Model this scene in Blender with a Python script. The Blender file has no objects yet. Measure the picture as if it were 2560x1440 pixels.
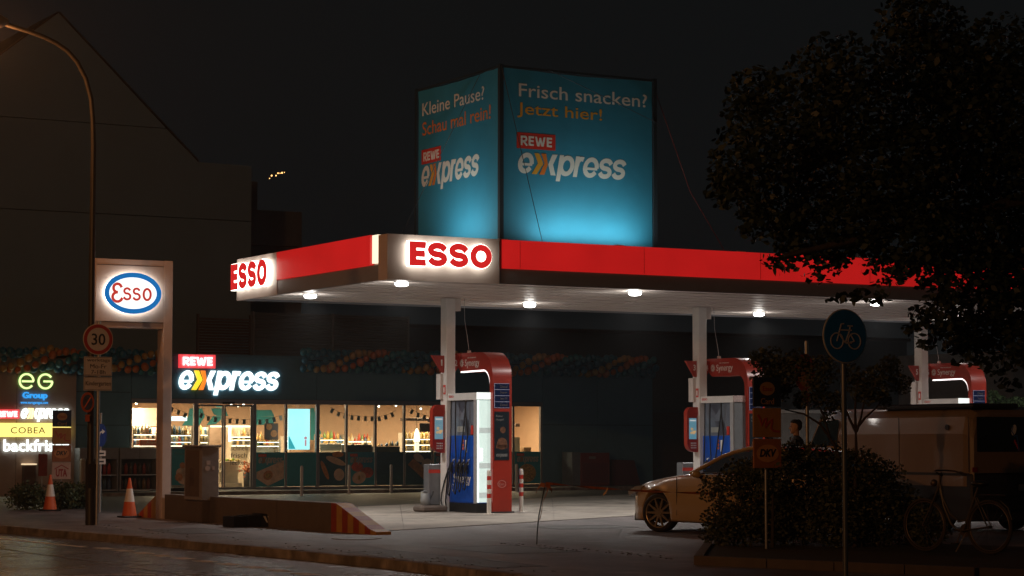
import bpy, math, random
from mathutils import Vector, Matrix
R = random.Random(7)
rad = math.radians
SC = bpy.context.scene
COL = SC.collection

# ------------------------------------------------------------------ camera
CAM_H, FPX, PITCH = 1.6, 5510.0, math.atan(380/5510)
cam = bpy.data.objects.new('camera', bpy.data.cameras.new('camera'))
COL.objects.link(cam)
cam.data.sensor_width = 36
cam.data.lens = 36*FPX/2560
cam.data.clip_start = 0.1
cam.data.clip_end = 1500
cam.location = (0, 0, CAM_H)
cam.rotation_euler = (math.pi/2 + PITCH, 0, 0)
SC.camera = cam

# ------------------------------------------------------------------ night sky
W = bpy.data.worlds.new('World'); SC.world = W
W.use_nodes = True
W.node_tree.nodes['Background'].inputs[0].default_value = (.88, 1.0, 1.06, 1)
W.node_tree.nodes['Background'].inputs[1].default_value = 0.0052

# ------------------------------------------------------------------ render
SC.view_settings.view_transform = 'Standard'
SC.view_settings.look = 'None'
SC.view_settings.exposure = 0
SC.view_settings.gamma = 1
SC.view_settings.use_curve_mapping = False
cy = SC.cycles
cy.use_denoising = True
cy.max_bounces = 5; cy.diffuse_bounces = 3; cy.glossy_bounces = 3
cy.transparent_max_bounces = 12; cy.transmission_bounces = 3
cy.sample_clamp_indirect = 4
cy.caustics_reflective = False; cy.caustics_refractive = False

# ------------------------------------------------------------------ site axes
# the station stands square to its own axes: a runs along the shop front, b away from the street corner
ANG = rad(29.6)
A_ = Vector((math.cos(ANG), math.sin(ANG), 0)); B_ = Vector((-math.sin(ANG), math.cos(ANG), 0))
O_ = Vector((-2.4584, 43.1635, 0))
def S(a, b, z=0): return O_ + A_*a + B_*b + Vector((0, 0, z))
def st(x, y):
    v = Vector((x, y, 0)) - O_
    return v.dot(A_), v.dot(B_)
_c, _s = math.cos(PITCH), math.sin(PITCH)
def _ray(px, py):                                   # survey helper: sight line through a measured point
    x = (px-1280)/FPX; y = (720-py)/FPX
    return Vector((x, _c-y*_s, _s+y*_c))
def onB(px, py, b):                                 # meets the upright plane b = const -> (a, z)
    d = _ray(px, py); t = (b+O_.dot(B_))/d.dot(B_); p = d*t
    return (p-O_).dot(A_), CAM_H+p.z
def onA(px, py, a):
    d = _ray(px, py); t = (a+O_.dot(A_))/d.dot(A_); p = d*t
    return (p-O_).dot(B_), CAM_H+p.z
def onY(px, py, Y):
    d = _ray(px, py); t = Y/d.y
    return Vector((d.x*t, Y, CAM_H+d.z*t))
def onG(px, py, z=0):
    d = _ray(px, py); t = (z-CAM_H)/d.z
    return st(d.x*t, d.y*t)

# ------------------------------------------------------------------ materials
MATS = {}
def M(name, rgb, rough=.6, metal=0, var=.12, scale=6, bump=0, bscale=60, coat=0, emit=None, es=0, spec=.5, stretch=None):
    if name in MATS: return MATS[name]
    m = bpy.data.materials.new(name); m.use_nodes = True
    nt = m.node_tree; p = nt.nodes['Principled BSDF']
    p.inputs['Roughness'].default_value = rough
    p.inputs['Metallic'].default_value = metal
    p.inputs['Coat Weight'].default_value = coat
    p.inputs['Coat Roughness'].default_value = .05
    p.inputs['Specular IOR Level'].default_value = spec
    p.inputs['Base Color'].default_value = (*rgb, 1)
    if var or bump:
        tc = nt.nodes.new('ShaderNodeTexCoord')
        src = tc.outputs['Object']
        if stretch:
            mp = nt.nodes.new('ShaderNodeMapping'); mp.inputs['Scale'].default_value = stretch
            nt.links.new(src, mp.inputs[0]); src = mp.outputs[0]
    if var:
        n = nt.nodes.new('ShaderNodeTexNoise'); n.inputs['Scale'].default_value = scale; n.inputs['Detail'].default_value = 6
        n.inputs['Roughness'].default_value = .62
        nt.links.new(src, n.inputs['Vector'])
        r = nt.nodes.new('ShaderNodeMapRange')
        r.inputs[1].default_value = .3; r.inputs[2].default_value = .7
        r.inputs[3].default_value = 1-var; r.inputs[4].default_value = 1+var
        nt.links.new(n.outputs['Fac'], r.inputs[0])
        x = nt.nodes.new('ShaderNodeVectorMath'); x.operation = 'SCALE'
        x.inputs[0].default_value = rgb
        nt.links.new(r.outputs[0], x.inputs['Scale'])
        nt.links.new(x.outputs[0], p.inputs['Base Color'])
        r2 = nt.nodes.new('ShaderNodeMapRange')
        r2.inputs[3].default_value = max(.02, rough*(1-var)); r2.inputs[4].default_value = min(1, rough*(1+var))
        nt.links.new(n.outputs['Fac'], r2.inputs[0]); nt.links.new(r2.outputs[0], p.inputs['Roughness'])
    if bump:
        n2 = nt.nodes.new('ShaderNodeTexNoise'); n2.inputs['Scale'].default_value = bscale; n2.inputs['Detail'].default_value = 4
        nt.links.new(src, n2.inputs['Vector'])
        b = nt.nodes.new('ShaderNodeBump'); b.inputs['Strength'].default_value = bump; b.inputs['Distance'].default_value = .02
        nt.links.new(n2.outputs['Fac'], b.inputs['Height']); nt.links.new(b.outputs[0], p.inputs['Normal'])
    if emit:
        p.inputs['Emission Color'].default_value = (*emit, 1)
        p.inputs['Emission Strength'].default_value = es
    MATS[name] = m; return m
def E(name, rgb, s, base=(.5, .5, .5), var=0, scale=3):      # a lit face: lamp lens, neon letter, backlit panel
    if name in MATS: return MATS[name]
    m = M(name, base, .35, var=0, emit=rgb, es=s)
    if var:
        nt = m.node_tree; p = nt.nodes['Principled BSDF']
        n = nt.nodes.new('ShaderNodeTexNoise'); n.inputs['Scale'].default_value = scale; n.inputs['Detail'].default_value = 3
        tc = nt.nodes.new('ShaderNodeTexCoord'); nt.links.new(tc.outputs['Object'], n.inputs['Vector'])
        r = nt.nodes.new('ShaderNodeMapRange'); r.inputs[1].default_value = .3; r.inputs[2].default_value = .7
        r.inputs[3].default_value = s*(1-var); r.inputs[4].default_value = s*(1+var)
        nt.links.new(n.outputs['Fac'], r.inputs[0]); nt.links.new(r.outputs[0], p.inputs['Emission Strength'])
    return m
def glass(name, tint=(.85, .9, .9), refl=.5):
    if name in MATS: return MATS[name]
    m = bpy.data.materials.new(name); m.use_nodes = True
    nt = m.node_tree; nt.nodes.remove(nt.nodes['Principled BSDF'])
    out = nt.nodes['Material Output']
    t = nt.nodes.new('ShaderNodeBsdfTransparent'); t.inputs[0].default_value = (*tint, 1)
    g = nt.nodes.new('ShaderNodeBsdfGlossy'); g.inputs['Roughness'].default_value = .02
    f = nt.nodes.new('ShaderNodeFresnel'); f.inputs[0].default_value = 1.45
    mu = nt.nodes.new('ShaderNodeMath'); mu.operation = 'MULTIPLY'; mu.inputs[1].default_value = refl
    mx = nt.nodes.new('ShaderNodeMixShader')
    nt.links.new(f.outputs[0], mu.inputs[0]); nt.links.new(mu.outputs[0], mx.inputs[0])
    nt.links.new(t.outputs[0], mx.inputs[1]); nt.links.new(g.outputs[0], mx.inputs[2])
    nt.links.new(mx.outputs[0], out.inputs[0])
    MATS[name] = m; return m

# ------------------------------------------------------------------ things, parts, mesh builder
OFF = {}
def put(o, label=None, cat=None, group=None, kind=None):
    if label: o['label'] = label
    if cat: o['category'] = cat
    if group: o['group'] = group
    if kind: o['kind'] = kind
    return o
def thing(name, label, cat, a=0, b=0, z=0, group=None, rot=0, local=False):
    """Empty at the thing's base, square to the station axes (turned by rot). Parts are given in site coordinates
    (a, b, z) unless local, then in the thing's own."""
    o = bpy.data.objects.new(name, None); COL.objects.link(o)
    o.empty_display_size = .2
    o.location = S(a, b, z); o.rotation_euler = (0, 0, ANG+rot)
    OFF[o.name] = Vector((0, 0, 0)) if local else Vector((a, b, z))
    return put(o, label, cat, group)
def wthing(name, label, cat, x, y, z=0, rz=0, group=None):
    a, b = st(x, y)
    return thing(name, label, cat, a, b, z, group, rz-ANG, True)
class MB:
    def __init__(s): s.v = []; s.f = []; s.m = []; s.sm = []
    def add(s, vs, fs, m=0, smooth=False):
        n = len(s.v); s.v += [tuple(v) for v in vs]
        for f in fs: s.f.append(tuple(i+n for i in f)); s.m.append(m); s.sm.append(smooth)
        return s
    def box(s, x0, x1, y0, y1, z0, z1, m=0):
        vs = [(x, y, z) for z in (z0, z1) for y in (y0, y1) for x in (x0, x1)]
        return s.add(vs, [(0, 2, 3, 1), (4, 5, 7, 6), (0, 1, 5, 4), (2, 6, 7, 3), (0, 4, 6, 2), (1, 3, 7, 5)], m)
    def bbox(s, x0, x1, y0, y1, z0, z1, r=.02, m=0):      # box with chamfered edges
        xs = (x0, x0+r, x1-r, x1); ys = (y0, y0+r, y1-r, y1); zs = (z0, z0+r, z1-r, z1)
        idx = {}; vs = []
        for i in range(4):
            for j in range(4):
                for k in range(4):
                    if sum(q in (0, 3) for q in (i, j, k)) == 1: idx[i, j, k] = len(vs); vs.append((xs[i], ys[j], zs[k]))
        F = []
        def q(*c): F.append(tuple(idx[t] for t in c))
        for e in (0, 3):
            q((e, 1, 1), (e, 1, 2), (e, 2, 2), (e, 2, 1)); q((1, e, 1), (2, e, 1), (2, e, 2), (1, e, 2)); q((1, 1, e), (1, 2, e), (2, 2, e), (2, 1, e))
        for e in (0, 3):
            i = 1 if e == 0 else 2
            for g in (0, 3):
                j = 1 if g == 0 else 2
                q((e, j, 1), (e, j, 2), (i, g, 2), (i, g, 1)); q((e, 1, j), (e, 2, j), (i, 2, g), (i, 1, g)); q((1, e, j), (2, e, j), (2, i, g), (1, i, g))
                for h in (0, 3):
                    k = 1 if h == 0 else 2
                    F.append((idx[e, j, k], idx[i, g, k], idx[i, j, h]))
        return s.add(vs, F, m)
    def prism(s, pts, plane, d0, d1, m=0, caps=True, smooth=False):
        """pts: outline; plane 'az' -> (x,z) swept along y, 'bz' -> (y,z) along x, 'ab' -> (x,y) along z"""
        n = len(pts)
        def P(p, d):
            return (p[0], d, p[1]) if plane == 'az' else (d, p[0], p[1]) if plane == 'bz' else (p[0], p[1], d)
        vs = [P(p, d0) for p in pts]+[P(p, d1) for p in pts]
        s.add(vs, [(i, (i+1) % n, n+(i+1) % n, n+i) for i in range(n)], m, smooth)
        if caps: s.add(vs, [tuple(range(n))[::-1], tuple(range(n, 2*n))], m)
        return s
    def cyl(s, c, r, h, n=16, m=0, r2=None, axis='z', smooth=True):
        r2 = r if r2 is None else r2
        def P(u, v, w):
            return (c[0]+u, c[1]+v, c[2]+w) if axis == 'z' else (c[0]+w, c[1]+u, c[2]+v) if axis == 'x' else (c[0]+u, c[1]+w, c[2]+v)
        lo = [P(r*math.cos(t), r*math.sin(t), 0) for t in (2*math.pi*i/n for i in range(n))]
        hi = [P(r2*math.cos(t), r2*math.sin(t), h) for t in (2*math.pi*i/n for i in range(n))]
        s.add(lo+hi, [(i, (i+1) % n, n+(i+1) % n, n+i) for i in range(n)], m, smooth)
        s.add(lo, [tuple(range(n))[::-1]], m); s.add(hi, [tuple(range(n))], m)
        return s
    def lathe(s, c, prof, n=20, m=0, axis='z'):
        vs = []
        for r, h in prof:
            for i in range(n):
                t = 2*math.pi*i/n; u, v = r*math.cos(t), r*math.sin(t)
                vs.append((c[0]+u, c[1]+v, c[2]+h) if axis == 'z' else (c[0]+u, c[1]+h, c[2]+v) if axis == 'y' else (c[0]+h, c[1]+u, c[2]+v))
        fs = [(k*n+i, k*n+(i+1) % n, (k+1)*n+(i+1) % n, (k+1)*n+i) for k in range(len(prof)-1) for i in range(n)]
        return s.add(vs, fs, m, True)
    def tube(s, pts, r, n=8, m=0):
        pts = [Vector(p) for p in pts]; rings = []
        rs = r if isinstance(r, (list, tuple)) else [r]*len(pts)
        up = None
        for i, p in enumerate(pts):
            d = (pts[min(i+1, len(pts)-1)]-pts[max(i-1, 0)]).normalized()
            if up is None: up = Vector((0, 0, 1)) if abs(d.z) < .9 else Vector((1, 0, 0))
            u = d.cross(up).normalized(); w = u.cross(d).normalized(); up = w
            rings.append([p+(u*math.cos(t)+w*math.sin(t))*rs[i] for t in (2*math.pi*k/n for k in range(n))])
        vs = [v for q in rings for v in q]
        s.add(vs, [(k*n+i, k*n+(i+1) % n, (k+1)*n+(i+1) % n, (k+1)*n+i) for k in range(len(pts)-1) for i in range(n)], m, True)
        s.add(rings[0], [tuple(range(n))], m); s.add(rings[-1], [tuple(range(n))[::-1]], m)
        return s
    def ball(s, c, r, nu=12, nv=8, m=0, sq=(1, 1, 1)):
        prof = [(max(1e-4, math.sin(math.pi*k/nv)), -math.cos(math.pi*k/nv)) for k in range(nv+1)]
        vs = [(c[0]+r*sq[0]*p*math.cos(2*math.pi*i/nu), c[1]+r*sq[1]*p*math.sin(2*math.pi*i/nu), c[2]+r*sq[2]*q) for p, q in prof for i in range(nu)]
        return s.add(vs, [(k*nu+i, k*nu+(i+1) % nu, (k+1)*nu+(i+1) % nu, (k+1)*nu+i) for k in range(nv) for i in range(nu)], m, True)
    def quad(s, p, m=0): return s.add(p, [tuple(range(len(p)))], m)
    def build(s, name, mats, parent=None, auto=None):
        me = bpy.data.meshes.new(name)
        off = OFF[parent.name] if parent is not None else Vector((0, 0, 0))
        me.from_pydata([Vector(v)-off for v in s.v], [], s.f)
        for k in (mats if isinstance(mats, (list, tuple)) else [mats]): me.materials.append(k)
        me.polygons.foreach_set('material_index', s.m); me.polygons.foreach_set('use_smooth', s.sm)
        me.update()
        return link(name, me, parent)
def link(name, me, parent=None):
    o = bpy.data.objects.new(name, me); COL.objects.link(o)
    if parent is not None:
        o.parent = parent; OFF[o.name] = OFF[parent.name]
    else:
        o.location = O_; o.rotation_euler = (0, 0, ANG); OFF[o.name] = Vector((0, 0, 0))
    return o
def mb(): return MB()
def dup(root, loc, label=None, rz=None):
    def cp(o, par):
        c = o.copy(); COL.objects.link(c); OFF[c.name] = OFF[o.name]
        if par: c.parent = par
        for k in kids.get(o.name, ()): cp(k, c)
        return c
    kids = {}
    for o in list(bpy.data.objects):
        if o.parent: kids.setdefault(o.parent.name, []).append(o)
    r = cp(root, None); r.location = loc
    if rz is not None: r.rotation_euler = (0, 0, rz)
    if label: r['label'] = label
    return r
_txt = {}
def glyphs(body, off=0, shear=0, space=1, res=3):
    k = (body, off, shear, space, res)
    if k in _txt: return _txt[k]
    cu = bpy.data.curves.new('t', 'FONT'); cu.body = body; cu.offset = off; cu.shear = shear; cu.space_character = space
    cu.resolution_u = res; cu.fill_mode = 'FRONT' if False else 'BOTH'
    o = bpy.data.objects.new('t', cu); COL.objects.link(o)
    me = bpy.data.meshes.new_from_object(o.evaluated_get(bpy.context.evaluated_depsgraph_get()))
    v = [tuple(x.co) for x in me.vertices]; f = [tuple(p.vertices) for p in me.polygons]
    bpy.data.objects.remove(o); bpy.data.curves.remove(cu); bpy.data.meshes.remove(me)
    _txt[k] = (v, f); return v, f
def text(name, body, box, face, d, mat, parent, off=0, shear=0, space=1, depth=.004, side=None, tilt=None):
    """lettering filling box=(h0,h1,z0,z1) on plane face ('-b','-a','-x' local) at distance d, standing depth proud"""
    v, f = glyphs(body, off, shear, space)
    xs = [p[0] for p in v]; ys = [p[1] for p in v]
    x0, x1, y0, y1 = min(xs), max(xs), min(ys), max(ys)
    h0, h1, z0, z1 = box
    def P(p, dd):
        h = h0+(h1-h0)*(p[0]-x0)/(x1-x0); z = z0+(z1-z0)*(p[1]-y0)/(y1-y0)
        return (h, d-dd, z) if face == '-b' else (d-dd, h, z)
    m = mb()
    m.add([P(p, depth) for p in v], f, 0)
    ec = {}
    for q in f:
        for i in range(len(q)):
            a, b = q[i], q[(i+1) % len(q)]
            ec[(a, b)] = 1
    edges = [e for e in ec if (e[1], e[0]) not in ec]
    n = len(v)
    m.add([P(p, depth) for p in v]+[P(p, 0) for p in v], [(a, b, b+n, a+n) for a, b in edges], 1 if side else 0)
    return m.build(name, [mat, side] if side else [mat], parent)
def stroke(lines, w, P, m=None, mi=0, depth=.004, closed=False):
    """ribbon strokes drawn on a face; P maps (u,v,depth)->point"""
    m = m or mb()
    for L in lines:
        L = [Vector(q) for q in L]; n = len(L); lr = []
        for i, p in enumerate(L):
            if closed: a, b = L[i-1], L[(i+1) % n]
            else: a, b = L[max(i-1, 0)], L[min(i+1, n-1)]
            t = (b-a).normalized(); nn = Vector((-t.y, t.x))*w/2
            if not closed and i == 0: p = p-t*w*.3
            if not closed and i == n-1: p = p+t*w*.3
            lr.append((p+nn, p-nn))
        vs = []
        for l, r in lr: vs += [P(l.x, l.y, depth), P(r.x, r.y, depth), P(r.x, r.y, 0), P(l.x, l.y, 0)]
        fs = []
        for i in range(n if closed else n-1):
            a, b = 4*i, 4*((i+1) % n)
            for k in range(4): fs.append((a+k, a+(k+1) % 4, b+(k+1) % 4, b+k))
        if not closed: fs += [(0, 1, 2, 3), tuple(4*(n-1)+k for k in (3, 2, 1, 0))]
        m.add(vs, fs, mi)
    return m
def arc(cx, cy, rx, ry, a0, a1, n=20):
    return [(cx+rx*math.cos(rad(a0+(a1-a0)*i/n)), cy+ry*math.sin(rad(a0+(a1-a0)*i/n))) for i in range(n+1)]
def drawn(name, body, box, face, d, mat, parent, w=.18, shear=0, depth=.004, widths=None, gap=.06, grow=0, side=None):
    """heavy drawn lettering (E S O e s p r R W), letters as one part each; w = stem width as a share of letter height"""
    h0, h1, z0, z1 = box; H = z1-z0; sg = 1 if h1 > h0 else -1; Wt = abs(h1-h0)
    n = len(body); widths = widths or [1]*n
    tot = sum(widths)+gap*(n-1); u = 0
    for ch_, wr in zip(body, widths):
        x0 = Wt*u/tot; x1 = Wt*(u+wr)/tot; u += wr+gap
        W_ = x1-x0; t = w*H; g = grow
        k = [0]
        def P(x, y, dd):
            x = x+shear*(y-H*.5)
            return (h0+sg*x, d-dd, z0+y) if face == '-b' else (d-dd, h0+sg*x, z0+y)
        m = mb()
        def outline(pts, dep):
            q = [P(px_, py_, 0) for px_, py_ in pts]; q2 = [P(px_, py_, dep) for px_, py_ in pts]; c = len(pts)
            m.add(q+q2, [(i, (i+1) % c, c+(i+1) % c, c+i) for i in range(c)]+[tuple(range(c)), tuple(range(2*c-1, c-1, -1))], 0)
        T = t+2*g
        def S_(pts, closed=False, dd=0): stroke([pts], T, P, m, closed=closed, depth=depth+dd)
        if ch_ == 'E':
            a = x0-g; b = x1+g; lo = -g; hi = H+g; mid = H*.5
            outline([(a, lo), (b, lo), (b, t+g), (x0+t*1.15+g, t+g), (x0+t*1.15+g, mid-t/2-g), (b-W_*.06, mid-t/2-g), (b-W_*.06, mid+t/2+g), (x0+t*1.15+g, mid+t/2+g), (x0+t*1.15+g, H-t-g), (b, H-t-g), (b, hi), (a, hi)], depth)
        elif ch_ == 'R':
            outline([(x0-g, -g), (x0+t+g, -g), (x0+t+g, H+g), (x0-g, H+g)], depth)
            S_([(x0+t*.8, H-t/2), (x1-W_*.35, H-t/2)]+arc(x1-W_*.33, H*.69, W_*.33-t/2, H*.31-t/2, 80, -80, 8)+[(x0+t*.8, H*.38+t*.0)], dd=.0006)
            S_([(x0+W_*.45, H*.40), (x1-t*.35, t*.2)], dd=.0012)
        elif ch_ == 'W':
            outline([(x0-g, H+g), (x0+t*1.05, H+g), (x0+W_*.30, t*1.6), (x0+W_*.42, H*.92), (x0+W_*.58, H*.92), (x0+W_*.70, t*1.6), (x1-t*1.05, H+g), (x1+g, H+g), (x1-W_*.19, -g), (x1-W_*.41, -g), (x0+W_*.5, H*.45), (x0+W_*.41, -g), (x0+W_*.19, -g)], depth)
        elif ch_ in 'O':
            S_(arc((x0+x1)/2, H/2, W_/2-t/2, H/2-t/2, 0, 360, 32)[:-1], True)
        elif ch_ in 'Ss':
            rx = W_/2-t/2; ry = (H-t)/4; cx = (x0+x1)/2
            S_(arc(cx, H-t/2-ry, rx, ry, 22, 268, 14)[:-1]+[(cx, H/2)]+arc(cx, t/2+ry, rx, ry, 88, -158, 14)[1:])
        elif ch_ == 'e':
            rx = W_/2-t/2; ry = H/2-t/2; cx = (x0+x1)/2
            S_(arc(cx, H/2, rx, ry, 4, 318, 24)); stroke([[(x0+t*.7, H*.44), (x1-t*.45, H*.44)]], T*.55, P, m, depth=depth+.0008)
        elif ch_ == 'p':
            outline([(x0-g, -H*.27-g), (x0+t+g, -H*.27-g), (x0+t+g, H+g), (x0-g, H+g)], depth)
            S_(arc((x0+x1+t*.2)/2, H/2, (x1-x0-t*.2)/2-t/2, H/2-t/2, 0, 360, 26)[:-1], True, .0008)
        elif ch_ == 'r':
            outline([(x0-g, -g), (x0+t+g, -g), (x0+t+g, H+g), (x0-g, H+g)], depth)
            S_([(x0+t*.6, H*.60)]+arc(x0+t*.6+W_*.42, H*.60, W_*.42, H*.40-t/2, 165, 75, 8), dd=.0008)
        m.build(name, mat, parent)
def lamp(name, kind, loc, power, color, parent=None, size=.3, spread=None, target=None, blend=.5, rot=None):
    l = bpy.data.lights.new(name, kind); l.energy = power; l.color = color
    if kind == 'AREA':
        l.shape = 'DISK'; l.size = size
        if spread: l.spread = rad(spread)
    elif kind == 'SPOT':
        l.spot_size = rad(spread); l.spot_blend = blend; l.shadow_soft_size = size
    else: l.shadow_soft_size = size
    o = bpy.data.objects.new(name, l); COL.objects.link(o)
    o.location = loc
    if target is not None: o.rotation_euler = (Vector(target)-Vector(loc)).to_track_quat('-Z', 'Y').to_euler()
    return o

# common materials
asphalt = M('asphalt', (.150, .126, .127), .5, var=.45, scale=1.7, bump=.7, bscale=70)
road_m = M('road_asphalt', (.13, .118, .118), .26, var=.35, scale=1.6, bump=.28, bscale=90)
conc = M('concrete_forecourt', (.34, .30, .26), .7, var=.14, scale=1.2, bump=.3, bscale=30)
kerb_m = M('kerb_stone', (.23, .195, .17), .75, var=.35, scale=5, bump=.4)
soil = M('soil', (.035, .028, .02), .95, var=.3, bump=.8)
white = M('white_paint', (.78, .76, .73), .38, var=.04)
offw = M('offwhite_sheet', (.70, .64, .60), .42, var=.05, scale=2)
red = M('red_enamel', (.38, .032, .018), .33, var=.06)
redd = M('dark_red_enamel', (.40, .02, .015), .35, var=.06)
blue = M('blue_enamel', (.008, .075, .42), .3, var=.05)
teal = M('teal_cladding', (.085, .21, .30), .45, var=.08, scale=2)
black = M('black_plastic', (.012, .012, .013), .45, var=.1)
rubber = M('rubber', (.015, .015, .016), .8, var=.1)
grey = M('grey_metal', (.22, .23, .25), .42, metal=.3, var=.1)
lgrey = M('light_grey_metal', (.45, .45, .46), .4, metal=.2, var=.08)
steel = M('galvanised_steel', (.38, .39, .40), .38, metal=.7, var=.15, scale=20)
print_w = M('white_print', (.75, .73, .70), .5, var=0)
print_r = M('red_print', (.62, .04, .025), .45, var=0)
print_k = M('black_print', (.02, .02, .022), .5, var=0)
print_o = M('orange_print', (.72, .20, .03), .5, var=0)
print_y = M('amber_print', (.75, .36, .04), .5, var=0)
SOD = (1.0, .43, .15)

def stain(m, scale, lo, hi, stretch=(1, 1, 1), thr=(.35, .65)):
    nt = m.node_tree; p = nt.nodes['Principled BSDF']; src = p.inputs['Base Color'].links[0].from_socket
    tc = nt.nodes.new('ShaderNodeTexCoord'); mp = nt.nodes.new('ShaderNodeMapping'); mp.inputs['Scale'].default_value = stretch
    n = nt.nodes.new('ShaderNodeTexNoise'); n.inputs['Scale'].default_value = scale; n.inputs['Detail'].default_value = 8; n.inputs['Distortion'].default_value = .8
    q = nt.nodes.new('ShaderNodeMapRange'); q.inputs[1].default_value = thr[0]; q.inputs[2].default_value = thr[1]; q.inputs[3].default_value = lo; q.inputs[4].default_value = hi
    v = nt.nodes.new('ShaderNodeVectorMath'); v.operation = 'SCALE'
    nt.links.new(tc.outputs['Object'], mp.inputs[0]); nt.links.new(mp.outputs[0], n.inputs['Vector']); nt.links.new(n.outputs['Fac'], q.inputs[0])
    nt.links.new(src, v.inputs[0]); nt.links.new(q.outputs[0], v.inputs['Scale']); nt.links.new(v.outputs[0], p.inputs['Base Color'])
stain(asphalt, .55, .55, 1.25, (1, .35, 1)); stain(asphalt, 3.2, .8, 1.2); stain(asphalt, 60, .6, 1.5, thr=(.3, .7))
stain(road_m, .5, .6, 1.2, (1, .2, 1)); stain(road_m, 70, .6, 1.5, thr=(.3, .7))
stain(conc, .8, .72, 1.12); stain(conc, 2.6, .7, 1.05, thr=(.30, .48)); stain(kerb_m, 2, .5, 1.3)

# ================================================================== GROUND
def struct(m, name, mats, label=None):
    o = m.build(name, mats); put(o, label, kind='structure'); return o
struct(mb().quad([(-400, -400, -.5), (500, -400, -.5), (500, 600, -.5), (-400, 600, -.5)]), 'ground', M('dark_ground', (.04, .038, .035), .9, bump=.4))
KB = [(-60, -6.05), (-22, -6.05), (-15.9, -6.1), (-12.2, -5.95), (-9, -6.12), (-6, -6.3), (-2, -6.65), (1.9, -7.08), (6, -7.7), (14, -9.2), (30, -13), (60, -21)]
def kA(b):
    for (b0, a0), (b1, a1) in zip(KB, KB[1:]):
        if b0 <= b <= b1: return a0+(a1-a0)*(b-b0)/(b1-b0)
    return KB[-1][1]
m = mb(); bs = [-60+i*1.0 for i in range(121)]
for b0, b1 in zip(bs, bs[1:]): m.quad([(kA(b0)-.0, b0, -.12), (kA(b0)-9.6, b0, -.12), (kA(b1)-9.6, b1, -.12), (kA(b1), b1, -.12)][::-1])
road = struct(m, 'road', road_m, 'dark asphalt street running past the filling station')
m = mb()
for b0, b1 in zip(bs, bs[1:]): m.quad([(kA(b0)+.15, b0, 0), (90, b0, 0), (90, b1, 0), (kA(b1)+.15, b1, 0)])
struct(m, 'pavement', asphalt, 'worn asphalt pavement and forecourt entry')
struct(mb().box(-60, -16.2, -60, 60, -.45, 0), 'far_pavement', asphalt)
kerb = struct(mb().box(-.01, 0, -60, -59.9, -.3, -.2), 'kerb', kerb_m, 'low stone kerb along the street')
kstone = {}
b = -24.0; i = 0
while b < 14:
    L = .98 if i % 5 else .72
    a0, a1 = kA(b+.006), kA(b+L-.006); t = R.uniform(-.006, .006)
    q = mb().add([(a0, b+.006, -.14), (a1, b+L-.006, -.14), (a1+.15, b+L-.006, -.14), (a0+.15, b+.006, -.14),
                  (a0+.012, b+.006, .004+t), (a1+.012, b+L-.006, .004+t), (a1+.15, b+L-.006, .006+t), (a0+.15, b+.006, .006+t)],
                 [(4, 5, 6, 7), (0, 1, 5, 4), (1, 2, 6, 5), (3, 0, 4, 7), (2, 3, 7, 6)])
    q.build('kerb_stone', kerb_m, kerb); b += L; i += 1
# painted line of short dashes in the gutter lane and a long seam
mk = M('road_marking', (.72, .68, .62), .55, var=.25, scale=14)
b = -15.5
while b < -4.5:
    mb().quad([(-7.54, b, -.116), (-7.30, b, -.116), (-7.30, b+.5, -.116), (-7.54, b+.5, -.116)]).build('lane_dash', mk, road); b += .86
mb().quad([(-7.62, -4.4, -.116), (-7.5, -4.4, -.116), (-8.3, 6, -.116), (-8.42, 6, -.116)]).build('lane_line', mk, road)
mb().quad([(-8.86, -14, -.116), (-8.80, -14, -.116), (-8.86, -1, -.116), (-8.92, -1, -.116)]).build('tar_seam', M('tar_seam', (.16, .14, .13), .35, var=.3), road)
# lit concrete slabs of the forecourt
e0, e1 = onG(1010, 1325, .004), onG(1580, 1290, .004)
f0, f1 = onG(1000, 1262, .004), onG(1575, 1236, .004)
def lerp(p, q, t): return (p[0]+(q[0]-p[0])*t, p[1]+(q[1]-p[1])*t)
fc = struct(mb().quad([(-.9, -3.0, .001), (-.8, -3.0, .001), (-.8, -2.9, .001)]), 'forecourt', conc, 'pale concrete slabs under the station canopy')
for k in range(-1, 5):
    for j in range(3):
        u0, u1 = (k*.62, (k+1)*.62) if k >= 0 else (-.15, 0); v0, v1 = j/3, (j+1)/3
        def pt(u, v):
            p = lerp(lerp(e0, e1, u), lerp(f0, f1, u), v); return p
        c = [pt(u0+.0008, v0+.0015), pt(u1-.0008, v0+.0015), pt(u1-.0008, v1-.0015), pt(u0+.0008, v1-.0015)]
        h = .010+R.uniform(-.0015, .0015)
        mb().prism(c, 'ab', .0, h).build('concrete_slab', conc, fc)
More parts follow.
